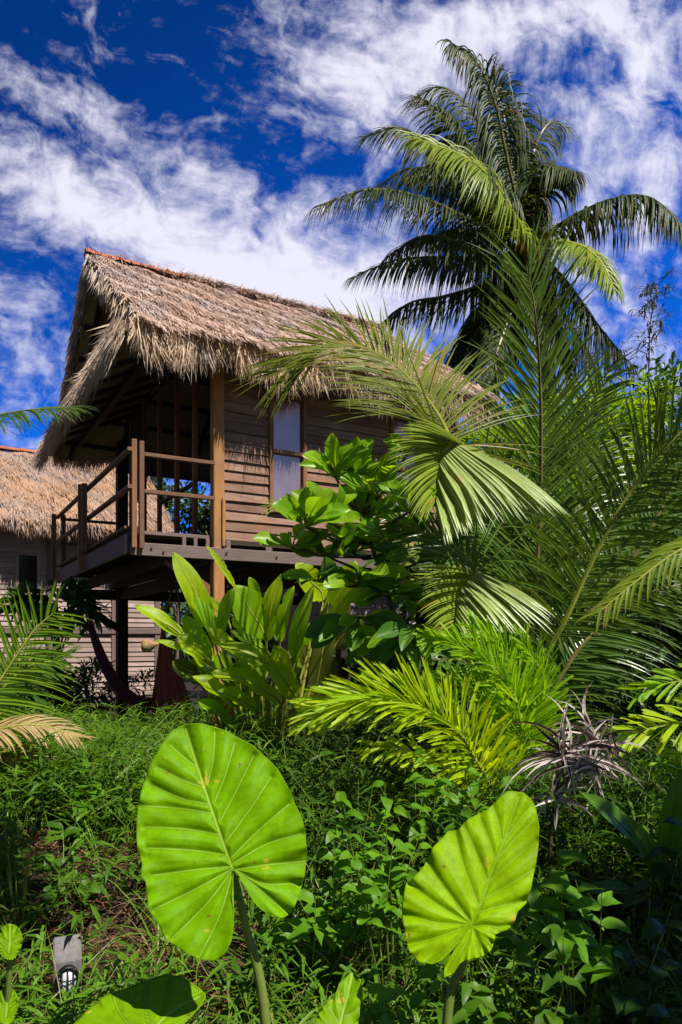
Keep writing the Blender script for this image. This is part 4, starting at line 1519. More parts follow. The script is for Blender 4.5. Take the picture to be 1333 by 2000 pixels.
# young inner leaves filling the clump
for k in range(20):
    bx_, by_ = random.uniform(480, 1180), random.uniform(600, 960)
    an = random.gauss((bx_ - 830) / 520, .30)
    ll = random.uniform(150, 260)
    b, t = (bx_, by_), (bx_ + math.sin(an) * ll, by_ - math.cos(an) * ll)
    d = random.uniform(.05, .45)
    bb, tt = z8(*b, d), z8(*t, d)
    foot = z8(860 + (bx_ - 860) * .6, 1150, d)
    foot.z = gz(foot.x, foot.y)
    N = (random.uniform(-.6, .6), -1, random.uniform(.1, .8))
    mid_ = bb.lerp(tt, .5) + Vector(N).normalized() * (bb - tt).length * random.uniform(.03, .08)
    mb = MB()
    blade(mb, [bb, mid_, tt], random.uniform(.12, .2), N, prof_banana, fold=random.uniform(.1, .4), nu=18, nv=7, wave=.01, wk=9, tear=.03, mi=1)
    rib = catmull([foot, foot.lerp(bb, .55) + Vector((0, 0, .1)), bb, mid_, tt], 20)
    mb.tube([tuple(p) for p in rib], [.014 - .0115 * q / 19 for q in range(20)], 5, 0)
    mb.build('leaf', [M['rachis'], M[random.choice(['banana', 'banana_g', 'banana_g', 'banana_d'])]], hc, smooth_=True)

# ------------------------------------------------------------------ large leaved shrub
SY = 5.0
sb = at(790, 1560, SY + .1)
sb.z = gz(sb.x, sb.y)
sp = thing('broadleaf_shrub', 'shrub of big glossy paddle-shaped leaves in whorls in front of the window', 'shrub', tuple(sb))
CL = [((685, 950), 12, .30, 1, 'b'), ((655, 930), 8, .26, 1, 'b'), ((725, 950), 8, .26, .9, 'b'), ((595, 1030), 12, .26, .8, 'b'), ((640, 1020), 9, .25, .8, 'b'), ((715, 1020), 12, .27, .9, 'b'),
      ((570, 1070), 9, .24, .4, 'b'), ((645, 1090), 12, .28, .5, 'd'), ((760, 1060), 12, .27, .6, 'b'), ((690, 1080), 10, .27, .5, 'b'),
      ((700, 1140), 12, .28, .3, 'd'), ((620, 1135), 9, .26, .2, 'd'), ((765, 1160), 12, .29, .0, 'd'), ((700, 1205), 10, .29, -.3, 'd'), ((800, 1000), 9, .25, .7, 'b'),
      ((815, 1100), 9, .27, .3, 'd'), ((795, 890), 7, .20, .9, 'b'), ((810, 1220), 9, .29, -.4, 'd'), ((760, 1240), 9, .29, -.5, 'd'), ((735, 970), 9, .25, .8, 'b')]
mb = MB()
mbb, mbd = MB(), MB()
trunk = catmull([sb, at(795, 1380, SY), at(775, 1230, SY), at(745, 1120, SY), at(705, 1010, SY)], 18)
mb.tube([tuple(p) for p in trunk], [.03 - .018 * i / 17 for i in range(18)], 7)
for (c, n, L, up, kind) in CL:
    cc = at(c[0], c[1], SY + random.uniform(-.35, .15))
    k = min(range(18), key=lambda i: (Vector(trunk[i]) - cc).length + (0.4 if trunk[i][2] > cc.z else 0))
    mb.tube([tuple(trunk[k]), tuple(Vector(trunk[k]).lerp(cc, .5) + Vector((0, 0, -.03))), tuple(cc)], [.014, .011, .008], 6)
    for q in range(int(n * 1.35)):
        th = 2 * math.pi * q / n * 2.4 + random.uniform(-.3, .3)
        el = random.uniform(.35, 1.4) * up + random.uniform(-.25, .25)
        D = Vector((math.cos(th) * math.cos(el), math.sin(th) * math.cos(el) * .6 - .15, math.sin(el))).normalized()
        ll = L * 1.18 * random.uniform(.6, 1.15)
        tip = cc + D * ll - Vector((0, 0, ll * .10))
        Nl = Vector((random.gauss(0, .35), -1 + random.gauss(0, .25), .55))
        Nl = Nl - D * Nl.dot(D)
        if Nl.length < .3:
            Nl = Vector((0, 0, 1))
        mid_ = cc + D * ll * .5 + Nl.normalized() * ll * random.uniform(-.02, .09)
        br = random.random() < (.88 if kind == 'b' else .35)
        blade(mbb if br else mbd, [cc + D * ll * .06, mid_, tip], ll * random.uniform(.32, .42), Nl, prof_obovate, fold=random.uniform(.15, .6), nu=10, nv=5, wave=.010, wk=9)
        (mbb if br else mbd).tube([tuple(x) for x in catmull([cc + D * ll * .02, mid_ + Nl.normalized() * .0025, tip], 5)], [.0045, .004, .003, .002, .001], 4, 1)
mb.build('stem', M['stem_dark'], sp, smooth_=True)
mbb.build('sun_tinted_leaves', [M['obovate'], M['rachis']], sp, smooth_=True)  # sunlight is part of this leaf tone
mbd.build('shade_tinted_leaves', [M['obovate_d'], M['stem']], sp, smooth_=True)  # shade is part of this leaf tone


# ------------------------------------------------------------------ elephant ears
def seg_dist(P, a, b):
    ab = b - a
    t = np.clip(((P - a) @ ab) / max((ab @ ab), 1e-9), 0, 1)
    q = a + t[:, None] * ab
    return np.linalg.norm(P - q, axis=1), t


def ear(name_, label, outline, attach, veins, mid, Y, mat, stalk, tiltx=0.0, tilty=0.0, bulge=.012, cup=.05, foot=None, side_fold=0.0, nr=84, na=560, wav=.006, seed=0):
    rs = np.random.default_rng(seed)
    O = np.array(outline, float)
    A = np.array(attach, float)
    # resample the outline
    Oc = np.vstack([O, O[:1]])
    dl = np.concatenate([[0], np.cumsum(np.linalg.norm(np.diff(Oc, axis=0), axis=1))])
    s = np.linspace(0, dl[-1], na, endpoint=False)
    ox = np.interp(s, dl, Oc[:, 0])
    oy = np.interp(s, dl, Oc[:, 1])
    k = np.array([.25, .5, .25])
    for _ in range(2):
        ox = k[0] * np.roll(ox, 1) + k[1] * ox + k[2] * np.roll(ox, -1)
        oy = k[0] * np.roll(oy, 1) + k[1] * oy + k[2] * np.roll(oy, -1)
    ring = np.stack([ox, oy], -1)
    rr = np.linspace(0, 1, nr + 1)[1:] ** .85
    PX = A[None, None] + (ring - A)[None] * rr[:, None, None]
    P2 = np.vstack([A[None], PX.reshape(-1, 2)])
    rad = np.concatenate([[0], np.repeat(rr, na)])
    scale = Y / F
    # distances to veins
    dmin = np.full(len(P2), 1e9)
    vein = np.zeros(len(P2))
    allv = [(mid, .80)] + [(v, .62) for v in veins]
    for pl, wgt in allv:
        pl = np.array(pl, float)
        cs = catmull([(q[0], q[1], 0) for q in pl], 24)[:, :2]
        for a_, b_ in zip(cs[:-1], cs[1:]):
            d_, t_ = seg_dist(P2, a_, b_)
            dmin = np.minimum(dmin, d_)
            wpx = 3.5 * wgt
            vein = np.maximum(vein, np.exp(-(d_ / wpx) ** 2) * (.85 if wgt == .80 else .62))
    vein = np.maximum(vein, .5 * smoothstep(.985, 1.0, rad))
    size = np.ptp(ring[:, 1]) * scale
    puff = bulge * (.45 * (1 - np.exp(-(dmin / 7.0) ** 2)) + .55 * (1 - np.exp(-(dmin / 26.0) ** 2)))
    ang = np.arctan2(P2[:, 1] - A[1], P2[:, 0] - A[0])
    edge = wav * np.sin(ang * 17 + rs.uniform(0, 6)) * rad ** 5 + wav * .8 * np.sin(ang * 29 + 1) * rad ** 7
    # fold along the midrib: both halves rise slightly
    m0, m1 = np.array(mid[0], float), np.array(mid[-1], float)
    md = (m1 - m0) / np.linalg.norm(m1 - m0)
    perp = (P2 - m0) @ np.array([-md[1], md[0]])
    alongm = (P2 - m0) @ md
    cx, cy = P2[:, 0] - A[0], P2[:, 1] - A[1]
    depth = Y + tiltx * cx * scale + tilty * (-cy) * scale - side_fold * np.abs(perp) * scale + cup * (alongm * scale) ** 2 / max(size, .01) * 1.2
    noise_l = .006 * np.sin(P2[:, 0] * .05 + 1) * np.sin(P2[:, 1] * .043)
    depth = depth - puff + edge + noise_l
    # each point keeps its bearing: the leaf is bent in depth
    W3 = np.stack([(P2[:, 0] - 666.5) / F * depth, depth, CAM_Z + (HORIZON - P2[:, 1]) / F * depth], -1)
    mb = MB()
    f = []
    for j in range(na):
        j2 = (j + 1) % na
        f.append((0, 1 + j2, 1 + j))
    for i in range(nr - 1):
        for j in range(na):
            j2 = (j + 1) % na
            a_ = 1 + i * na
            f.append((a_ + j, a_ + j2, a_ + na + j2, a_ + na + j))
    mb.add(W3, f)
    A3 = Vector(W3[0])
    ft = Vector(foot) if foot is not None else None
    root = thing(name_, label, 'plant', tuple(ft))
    lf = mb.build('leaf_blade', mat, root, smooth_=True)
    at_ = lf.data.attributes.new('vein', 'FLOAT', 'POINT')
    at_.data.foreach_set('value', vein.astype(np.float32))
    so = lf.modifiers.new('thickness', 'SOLIDIFY')
    so.thickness = .0012
    mbs = MB()
    sp_ = catmull([ft] + [Vector(q) for q in stalk] + [A3 + Vector((0, .006, 0))], 22)
    mbs.tube([tuple(p) for p in sp_], [.017 - .009 * i / 21 for i in range(22)], 10)
    # midrib ridge on the blade
    mbs.build('leaf_stalk', M['stem'], root, smooth_=True)
    return root


def z6(x, y): return (x * .5251, 1350 + y * .5251)
def z7(x, y): return (600 + x * .5499, 1450 + y * .5499)


o1 = [z6(*p) for p in [(690, 122), (745, 119), (800, 133), (850, 150), (895, 178), (940, 200), (990, 245), (1035, 290), (1060, 335), (1085, 380), (1098, 420), (1125, 470), (1137, 530), (1143, 600), (1138, 660), (1125, 720), (1110, 770), (1085, 825), (1050, 845), (1010, 832), (975, 815), (950, 790), (925, 750), (905, 710), (885, 676), (868, 664), (869, 700), (862, 760), (868, 820), (872, 870), (862, 930), (838, 975), (800, 1005), (750, 998), (700, 980), (650, 945), (615, 920), (590, 865), (555, 820), (547, 760), (543, 705), (525, 690), (530, 640), (512, 590), (508, 520), (513, 430), (530, 360), (560, 270), (600, 200), (640, 147)]]
v1 = [[z6(*q) for q in pl] for pl in [
    [(840, 608), (700, 590), (550, 583)], [(818, 533), (690, 512), (540, 505)], [(795, 455), (680, 437), (525, 425)], [(780, 420), (680, 400), (565, 350)],
    [(758, 358), (680, 330), (590, 285)], [(738, 285), (690, 250), (635, 200)], [(843, 560), (930, 440), (1010, 320)], [(822, 480), (880, 370), (945, 240)],
    [(800, 410), (840, 310), (875, 190)], [(775, 340), (795, 250), (800, 150)], [(862, 618), (960, 520), (1075, 420)], [(868, 640), (990, 570), (1120, 530)], [(880, 664), (1000, 645), (1135, 632)],
    [(885, 670), (980, 715), (1115, 715)], [(890, 676), (970, 740), (1070, 830)], [(858, 652), (720, 665), (570, 685)], [(858, 664), (720, 740), (575, 810)], [(860, 672), (770, 790), (640, 920)], [(862, 685), (820, 830), (745, 985)]]]
m1 = [z6(*q) for q in [(866, 660), (832, 565), (792, 450), (742, 300), (692, 140)]]
f1 = at(545, 2120, 1.95)
f1.z = gz(f1.x, f1.y)
ear('elephant_ear', 'largest round green elephant ear leaf, upright on a stalk left of centre', o1, z6(866, 660), v1, m1, 1.9, M['ear'],
    [at(515, 1960, 1.93), at(480, 1810, 1.925)], foot=f1, tiltx=.12, tilty=.42, cup=.10, seed=1, bulge=.015)

o2 = [z7(*p) for p in [(720, 172), (770, 178), (800, 205), (815, 240), (825, 300), (822, 380), (810, 450), (797, 510), (780, 570), (748, 600), (737, 640), (712, 665), (672, 680), (657, 735), (635, 755), (600, 766), (560, 775), (540, 788), (520, 822), (488, 836), (486, 792), (510, 762), (545, 712), (579, 658), (562, 668), (540, 700), (520, 735), (490, 770), (445, 788), (395, 778), (360, 735), (350, 690), (342, 640), (337, 600), (345, 540), (352, 500), (380, 480), (415, 440), (438, 395), (450, 370), (475, 345), (500, 315), (535, 312), (570, 275), (605, 255), (640, 240), (665, 215), (690, 190)]]
v2 = [[z7(*q) for q in pl] for pl in [
    [(600, 605), (690, 580), (770, 560)], [(622, 560), (710, 510), (805, 450)], [(645, 495), (730, 420), (815, 350)], [(668, 425), (740, 340), (815, 270)], [(700, 350), (750, 280), (800, 220)],
    [(615, 590), (560, 450), (525, 320)], [(640, 490), (600, 390), (555, 290)], [(668, 410), (640, 330), (610, 260)], [(690, 350), (680, 290), (660, 225)],
    [(583, 640), (500, 530), (425, 430)], [(575, 642), (470, 580), (360, 500)], [(572, 648), (460, 640), (345, 610)], [(570, 652), (470, 690), (360, 720)], [(572, 658), (510, 720), (440, 785)],
    [(592, 655), (640, 650), (700, 665)], [(590, 660), (605, 710), (615, 755)], [(585, 662), (555, 730), (505, 815)]]]
m2 = [z7(*q) for q in [(583, 648), (618, 575), (655, 465), (700, 345), (752, 195)]]
f2 = at(862, 2140, 1.98)
f2.z = gz(f2.x, f2.y)
ear('elephant_ear', 'yellow green elephant ear leaf leaning right with wavy edge, right of centre', o2, z7(583, 648), v2, m2, 1.95, M['ear_y'],
    [at(875, 1980, 1.98), at(905, 1880, 1.985)], foot=f2, tiltx=-.05, tilty=.50, cup=.10, seed=2, bulge=.014)

o3 = [z6(*p) for p in [(262, 1250), (330, 1180), (390, 1132), (460, 1108), (540, 1075), (620, 1050), (680, 1062), (722, 1090), (748, 1108), (770, 1132), (752, 1165), (722, 1200), (690, 1232), (640, 1290), (540, 1340), (420, 1360), (300, 1330)]]
v3 = [[z6(*q) for q in pl] for pl in [[(520, 1290), (450, 1200), (420, 1130)], [(560, 1260), (540, 1160), (545, 1080)], [(600, 1225), (620, 1140), (640, 1060)], [(620, 1200), (690, 1150), (740, 1120)], [(560, 1270), (650, 1240), (700, 1210)]]]
m3 = [z6(*q) for q in [(470, 1330), (560, 1262), (650, 1185), (745, 1135)]]
f3 = at(250, 2200, 1.85)
f3.z = gz(f3.x, f3.y)
ear('elephant_ear', 'low elephant ear leaf at the bottom edge, tilted flat beside the lamp post', o3, z6(470, 1330), v3, m3, 1.75, M['ear_d'],
    [at(255, 2090, 1.82)], foot=f3, tiltx=.0, tilty=1.5, cup=.05, seed=3, bulge=.010, na=180, nr=24)
o4 = [z7(*p) for p in [(28, 985), (60, 935), (100, 897), (120, 850), (160, 815), (190, 840), (199, 890), (190, 930), (182, 1000), (160, 1060), (90, 1075), (40, 1040)]]
v4 = [[z7(*q) for q in pl] for pl in [[(115, 1000), (90, 960), (70, 930)], [(130, 950), (115, 910), (112, 880)], [(125, 975), (165, 960), (188, 940)], [(143, 905), (175, 890), (196, 880)]]]
m4 = [z7(*q) for q in [(108, 1045), (125, 970), (145, 900), (160, 825)]]
f4 = at(650, 2200, 2.05)
f4.z = gz(f4.x, f4.y)
ear('elephant_ear', 'small young elephant ear leaf at the bottom edge between the two big ones', o4, z7(108, 1045), v4, m4, 2.0, M['ear_d'],
    [at(652, 2100, 2.04)], foot=f4, tilty=.6, cup=.05, seed=4, bulge=.009, na=140, nr=20)
for i, (cx, cy, rx, ry, lab) in enumerate(((20, 1840, 24, 36, 'small round elephant ear leaf at the left edge, left of the lamp post'), (14, 1965, 22, 38, 'lowest small elephant ear leaf in the bottom left corner'))):
    oo = [(cx + math.cos(a) * rx * (1 + .1 * math.sin(2 * a)), cy - math.sin(a) * ry) for a in np.linspace(0, 2 * math.pi, 24, endpoint=False)]
    f5 = at(cx - 10, 2150, 2.2)
    f5.z = gz(f5.x, f5.y)
    ear('elephant_ear', lab, oo, (cx - 2, cy + ry * .55), [[(cx, cy + 5), (cx + rx * .8, cy - 8)], [(cx, cy + 5), (cx - rx * .8, cy - 8)]], [(cx - 2, cy + ry * .55), (cx, cy), (cx + 1, cy - ry * .95)], 2.15, M['ear_d'],
        [at(cx - 6, 2040, 2.2)], foot=f5, tilty=.4, cup=.02, seed=5 + i, na=90, nr=12, bulge=.004)

# ------------------------------------------------------------------ lamp post
lpos = at(132, 1900, 2.8)
lpz = gz(lpos.x, lpos.y)
lamp = thing('garden_lamp', 'short weathered post with a caged oval lamp standing in the grass', 'lamp', (lpos.x, lpos.y, lpz), R(22))
top = at(132, 1850, 2.8).z - lpz
mb = MB()
w = .052
v = [(-w, -w, -.1), (w, -w, -.1), (w, w, -.1), (-w, w, -.1), (-w, -w, top - .03), (w, -w, top - .03), (w, w, top + .03), (-w, w, top + .03)]
mb.add(v, [(0, 3, 2, 1), (4, 5, 6, 7), (0, 1, 5, 4), (1, 2, 6, 5), (2, 3, 7, 6), (3, 0, 4, 7)])
mb.build('post', M['lamp_post'], lamp, world_space=False, bevel=.006)
lc = top - .115
mb = MB()
rings = []
for (rr, dy) in ((1.0, 0), (1.0, -.022), (.84, -.026), (.80, -.016)):
    rings.append([(math.cos(a) * .047 * rr, -w - .001 + dy, lc + math.sin(a) * .07 * rr) for a in np.linspace(0, 2 * math.pi, 29)])
mb.grid(np.array(rings))
for xx in (-.020, 0, .020):
    zz = .07 * math.sqrt(1 - (xx / .047) ** 2) * .85
    mb.tube([(xx, -w - .024, lc - zz), (xx * 1.05, -w - .048, lc - zz * .55), (xx * 1.05, -w - .055, lc), (xx * 1.05, -w - .048, lc + zz * .55), (xx, -w - .024, lc + zz)], .0028, 6)
for zz in (-.028, .028):
    mb.tube([(-.037, -w - .024, lc + zz), (-.022, -w - .048, lc + zz), (0, -w - .056, lc + zz), (.022, -w - .048, lc + zz), (.037, -w - .024, lc + zz)], .0028, 6)
mb.build('cage', M['iron'], lamp, world_space=False, smooth_=True)
mb = MB()
rings = []
for k in range(7):
    a = k / 6 * math.pi / 2
    rings.append([(math.cos(t) * .037 * math.cos(a), -w - .008 - math.sin(a) * .034, lc + math.sin(t) * .057 * math.cos(a)) for t in np.linspace(0, 2 * math.pi, 25)])
mb.grid(np.array(rings))
mb.build('lamp_glass', M['glass'], lamp, world_space=False, smooth_=True)

# ------------------------------------------------------------------ hammock
hA = HM @ Vector((.12, 4.15, 2.17))
ham = thing('hammock', 'maroon net hammock slung between the beams under the balcony', 'hammock', (hA.x, hA.y, 0))
mb = MB()
path = catmull([at(160, 1160, 10.4), at(185, 1250, 10.2), at(212, 1318, 10.0), at(245, 1362, 9.8), at(290, 1376, 9.6), at(335, 1345, 9.4), at(358, 1300, 9.3)], 34)
P = np.zeros((34, 9, 3))
for i in range(34):
    u = i / 33
    wdt = .02 + .26 * math.sin(math.pi * u) ** .8
    for j in range(9):
        v = -1 + 2 * j / 8
        P[i, j] = path[i] + np.array([.05 * v * math.sin(math.pi * u), v * wdt * .6, wdt * (.55 * v * v) * .9 - wdt * .25 + .006 * math.sin(9 * v + 7 * u)])
mb.grid(P)
mb.build('net', M['hammock'], ham, smooth_=True)
mb = MB()
P = np.zeros((22, 15, 3))
topd = np.array(at(318, 1232, 9.3))
for i in range(22):
    u = i / 21
    c = topd + (np.array(at(342, 1402, 9.2)) - topd) * u
    wd = .015 + .23 * min(1, u * 1.1) ** .9
    for j in range(15):
        v = -1 + 2 * j / 14
        P[i, j] = c + np.array([v * wd + .03 * u * v, .05 * math.sin(v * 9 + 2 * u) * (.2 + u), -.05 * (1 - v * v) * u + .02 * math.sin(6 * v) * u])
mb.grid(P)
mb.build('hanging_end', M['hammock_red'], ham, smooth_=True)
mb = MB()
mb.tube([tuple(at(318, 1235, 9.3)), tuple(at(330, 1175, 9.3)), tuple(at(343, 1118, 9.3))], .010, 6)
mb.tube([tuple(at(358, 1302, 9.3)), tuple(at(352, 1210, 9.3)), tuple(at(345, 1118, 9.3))], .010, 6)
mb.build('rope', M['rope'], ham)


# ------------------------------------------------------------------ background shrubs and trees
def crown(mb, c, rad, clumps, per, L, W, seed, droop=.3, shell=.55, flat=1.0, mi=0):
    rs = np.random.default_rng(seed)
    c = np.array(c, float)
    rad = np.array(rad, float)
    cen = []
    for _ in range(clumps):
        d = nrm(rs.normal(0, 1, (1, 3)))[0]
        r = rs.uniform(shell, 1.0)
        cen.append(c + d * rad * r)
    Ps, Ds, Ns = [], [], []
    for q in cen:
        k = int(per * rs.uniform(.6, 1.4))
        off = rs.normal(0, 1, (k, 3)) * rad.mean() * rs.uniform(.14, .26) * np.array([1, 1, .7])
        Ps.append(q + off)
        out = nrm(q - c + off * 1.3)
        Ds.append(nrm(out + rs.normal(0, .7, (k, 3)) + np.array([0, 0, -.15])))
        Ns.append(np.array([0, 0, 1.]) + rs.normal(0, .45, (k, 3)) + out * .3)
    P, D, N = np.concatenate(Ps), np.concatenate(Ds), np.concatenate(Ns)
    n = len(P)
    mb.leaves(P, D, N, rs.uniform(.7, 1.25, n) * L, rs.uniform(.7, 1.2, n) * W, .25, droop, mi)
    return cen


def shrub(name, label, cat, base, c, rad, clumps, per, L, W, mat, seed, trunk=.05, group=None, droop=.3):
    b = Vector((base[0], base[1], gz(base[0], base[1])))
    t = thing(name, label, cat, tuple(b), group=group)
    mb = MB()
    cen = crown(mb, c, rad, clumps, per, L, W, seed, droop)
    mb.build('crown', mat, t)
    mb = MB()
    cc = Vector(c)
    mb.tube([tuple(b - Vector((0, 0, .1))), tuple(b.lerp(cc, .5) + Vector((.05, 0, 0))), tuple(cc)], [trunk, trunk * .7, trunk * .4], 7)
    for q in cen[::2]:
        s = b.lerp(cc, random.uniform(.4, 1))
        mb.tube([tuple(s), tuple(s.lerp(Vector(q), .5) + Vector((0, 0, .08))), tuple(q)], [trunk * .35, trunk * .22, trunk * .1], 5)
    mb.build('trunk', M['bark'], t)
    return t


def P3(px, py, Y): return tuple(at(px, py, Y))


BG = [
    ('leafy_tree', 'bright yellow green bamboo bush behind the upright palm frond', 'bush', (1100, 960, 10.5), (1.5, 1.0, 1.55), 60, 130, .26, .035, 'bush_l', 21),
    ('leafy_tree', 'pale green bushy tree at the right edge under the thin bamboo', 'tree', (1325, 880, 11.5), (1.6, 1.2, 1.3), 46, 110, .20, .06, 'bush', 22),
    ('leafy_tree', 'bright green bush filling the space left of the thin bamboo', 'bush', (1190, 880, 11.2), (1.2, .9, .95), 50, 130, .24, .035, 'bush_l', 37),
    ('leafy_tree', 'dark tree crown behind the slanting palm frond at right', 'tree', (1260, 1060, 9.6), (1.3, 1.0, 1.3), 50, 110, .18, .06, 'bush', 23),
    ('leafy_tree', 'bright bamboo-like bush just past the right end of the thatched roof', 'bush', (960, 930, 11.8), (1.2, .9, 1.0), 44, 120, .24, .035, 'bush_l', 35),
    ('leafy_tree', 'dark green tree between the house end and the young palm', 'tree', (900, 1050, 10.8), (1.1, .8, 1.0), 40, 110, .18, .06, 'bush', 36),
    ('dense_shrub', 'dark shrub filling the gap behind the lower palm fronds', 'shrub', (1080, 1180, 8.2), (1.1, .8, 1.1), 44, 120, .16, .055, 'bush', 24),
    ('dense_shrub', 'deep green shrub at the right behind the bright hanging frond', 'shrub', (1300, 1230, 6.6), (.9, .7, .9), 40, 110, .2, .07, 'bush', 25),
    ('dense_shrub', 'dark leafy shrub right of the paddle-leaved shrub', 'shrub', (900, 1200, 7.6), (.8, .7, .9), 36, 110, .16, .055, 'bush', 26),
    ('dense_shrub', 'low dark shrub below the feather palm fronds', 'shrub', (830, 1520, 5.2), (.65, .4, .45), 26, 90, .13, .035, 'weed_d', 27),
    ('dense_shrub', 'fine leaved shrub against the cottage wall left of the back post', 'shrub', (170, 1345, 12.4), (.5, .4, .5), 16, 60, .16, .04, 'bush', 28),
    ('dense_shrub', 'small feathery shrub against the cottage wall beside the hammock', 'shrub', (280, 1350, 12.6), (.35, .3, .4), 12, 50, .18, .03, 'bush', 29),
    ('dense_shrub', 'dark shrub behind the left palm fronds', 'shrub', (50, 1360, 8.5), (.6, .4, .5), 20, 70, .17, .06, 'bush', 30),
    ('dense_shrub', 'lobed leaf shrub in front of the cottage window', 'shrub', (110, 1180, 9.4), (.65, .4, .20), 12, 40, .2, .08, 'bush', 31),
    ('dense_shrub', 'shrub under the house behind the heliconia stems', 'shrub', (480, 1370, 8.8), (.5, .4, .5), 20, 60, .16, .04, 'bush', 32),
    ('leafy_tree', 'tree seen through the balcony front beyond the house', 'tree', (345, 1010, 18.5), (1.3, 1.0, 1.0), 40, 90, .2, .08, 'bush_far', 33),
    ('dense_shrub', 'shrub beside the grey shed wall', 'shrub', (740, 1330, 9.0), (.7, .5, .7), 26, 80, .2, .06, 'bush', 34),
]
for (nm, lab, cat, (px, py, Y), rad, cl, per, L, W, mt, sd) in BG:
    c = at(px, py, Y)
    shrub(nm, lab, cat, (c.x, c.y), tuple(c), rad, cl, per, L, W, M[mt], sd)

# tall thin bamboo at the right
for j, (pp, lab) in enumerate(([[(1262, 960), (1266, 820), (1268, 700), (1272, 620), (1290, 545)], 'tall thin dark bamboo culm with sparse leaves against the sky'], [[(1225, 960), (1222, 820), (1215, 740), (1195, 690)], 'shorter bare bamboo culm left of the tall thin one'])):
    Yb = 11.0
    bs = at(pp[0][0], 1250, Yb)
    bt = thing('bamboo', lab, 'bamboo', (bs.x, bs.y, 0))
    mb = MB()
    pth = catmull([Vector((bs.x, bs.y, -.1))] + [at(x, y, Yb) for x, y in pp], 40)
    mb.tube([tuple(p) for p in pth], [.022 - .018 * i / 39 for i in range(40)], 6)
    mb.build('culm', M['stem_dark'], bt)
    mb = MB()
    for i in range(24, 40):
        for k in range(5 if j == 0 else 2):
            a = random.uniform(0, 6.28)
            p = np.array(pth[i])
            d = np.array([math.cos(a), math.sin(a), .4])
            q = p + d * random.uniform(.05, .28)
            mb.tube([tuple(p), tuple(q)], .004, 4)
            for l in range(4):
                mb.leaves([q], [d + np.random.normal(0, .6, 3)], [(0, -.5, 1)], random.uniform(.10, .2), .026, .2, .5)
    mb.build('foliage', M['bamboo_dark'], bt)

# far wood
mb = MB()
rs = np.random.default_rng(90)
for k in range(46):
    x = rs.uniform(-26, 34)
    y = rs.uniform(24, 38)
    r = rs.uniform(1.5, 2.8)
    crown(mb, (x, y, r * 1.0 + rs.uniform(.2, 1.2)), (r, r, r * 1.0), 22, 46, .5, .2, 100 + k)
fw = mb.build('far_wood', M['bush_far'])
fw['kind'] = 'stuff'
fw['label'] = 'far wood of dark trees behind the garden'
fw['category'] = 'trees'


# ------------------------------------------------------------------ undergrowth
def weeds(name, label, count, xr, yr, hr, nleaf, L, W, mat, seed, lean=.3, keep=None, droop=.5, stem_mat=None):
    rs = np.random.default_rng(seed)
    mb = MB()
    n = 0
    tries = 0
    while n < count and tries < count * 8:
        tries += 1
        y = math.sqrt(rs.uniform(yr[0] ** 2, yr[1] ** 2))
        u = rs.uniform(*xr)
        x = (u - 666.5) / F * y
        if keep and not keep(x, y, u, rs):
            continue
        n += 1
        z = gz(x, y)
        h = rs.uniform(*hr)
        ln = rs.normal(0, lean, 2)
        p0 = np.array([x, y, z - .02])
        p2 = p0 + np.array([ln[0] * h, ln[1] * h, h])
        p1 = p0 + np.array([ln[0] * h * .25, ln[1] * h * .25, h * .6])
        mb.tube([tuple(p0), tuple(p1), tuple(p2)], [.003, .0025, .001], 3, 0, cap=False)
        k = int(nleaf * rs.uniform(.6, 1.3)) + 1
        t = rs.uniform(.25, 1.0, k)
        P = ((1 - t) ** 2)[:, None] * p0 + (2 * t * (1 - t))[:, None] * p1 + (t * t)[:, None] * p2
        a = rs.uniform(0, 6.28, k)
        D = np.stack([np.cos(a), np.sin(a), rs.uniform(.1, 1.0, k)], -1)
        mb.leaves(P, D, np.array([[0, 0, 1.]]) + rs.normal(0, .25, (k, 3)), rs.uniform(.6, 1.25, k) * L, rs.uniform(.7, 1.25, k) * W, .25, droop * rs.uniform(.4, 1.5, k), 1)
    o = mb.build(name, [stem_mat or M['stem'], mat])
    o['kind'] = 'stuff'
    o['label'] = label
    o['category'] = 'undergrowth'


def clear_path(x, y, u, rs):
    # little grows on the dry bank behind the lamp post
    if 50 < u < 480 and 2.75 < y < 4.1:
        return rs.random() < .30
    return True


weeds('bright_grass', 'bright green tall grass in front of the balcony post', 1500, (-60, 640), (4.6, 9.5), (.30, .75), 9, .22, .014, M['grass'], 41, .35, droop=.6)
weeds('creeping_weeds', 'narrow leaved weeds on the bank', 1050, (-60, 1400), (2.7, 5.0), (.18, .50), 9, .16, .021, M['weed'], 42, .4, keep=clear_path)
weeds('shade_tinted_weeds', 'dark weeds under the palms', 1400, (560, 1420), (3.4, 7.5), (.25, .70), 9, .16, .020, M['weed_d'], 43, .35)  # shade under the palms painted as a darker leaf colour
weeds('near_grass', 'long bladed grass along the bottom edge', 420, (-60, 1400), (2.1, 3.0), (.12, .34), 7, .20, .013, M['grass'], 44, .45, droop=.7, keep=clear_path)
weeds('left_weeds', 'dense narrow leaved weeds at left', 800, (-80, 520), (4.2, 6.5), (.3, .62), 10, .16, .020, M['weed'], 45, .35)


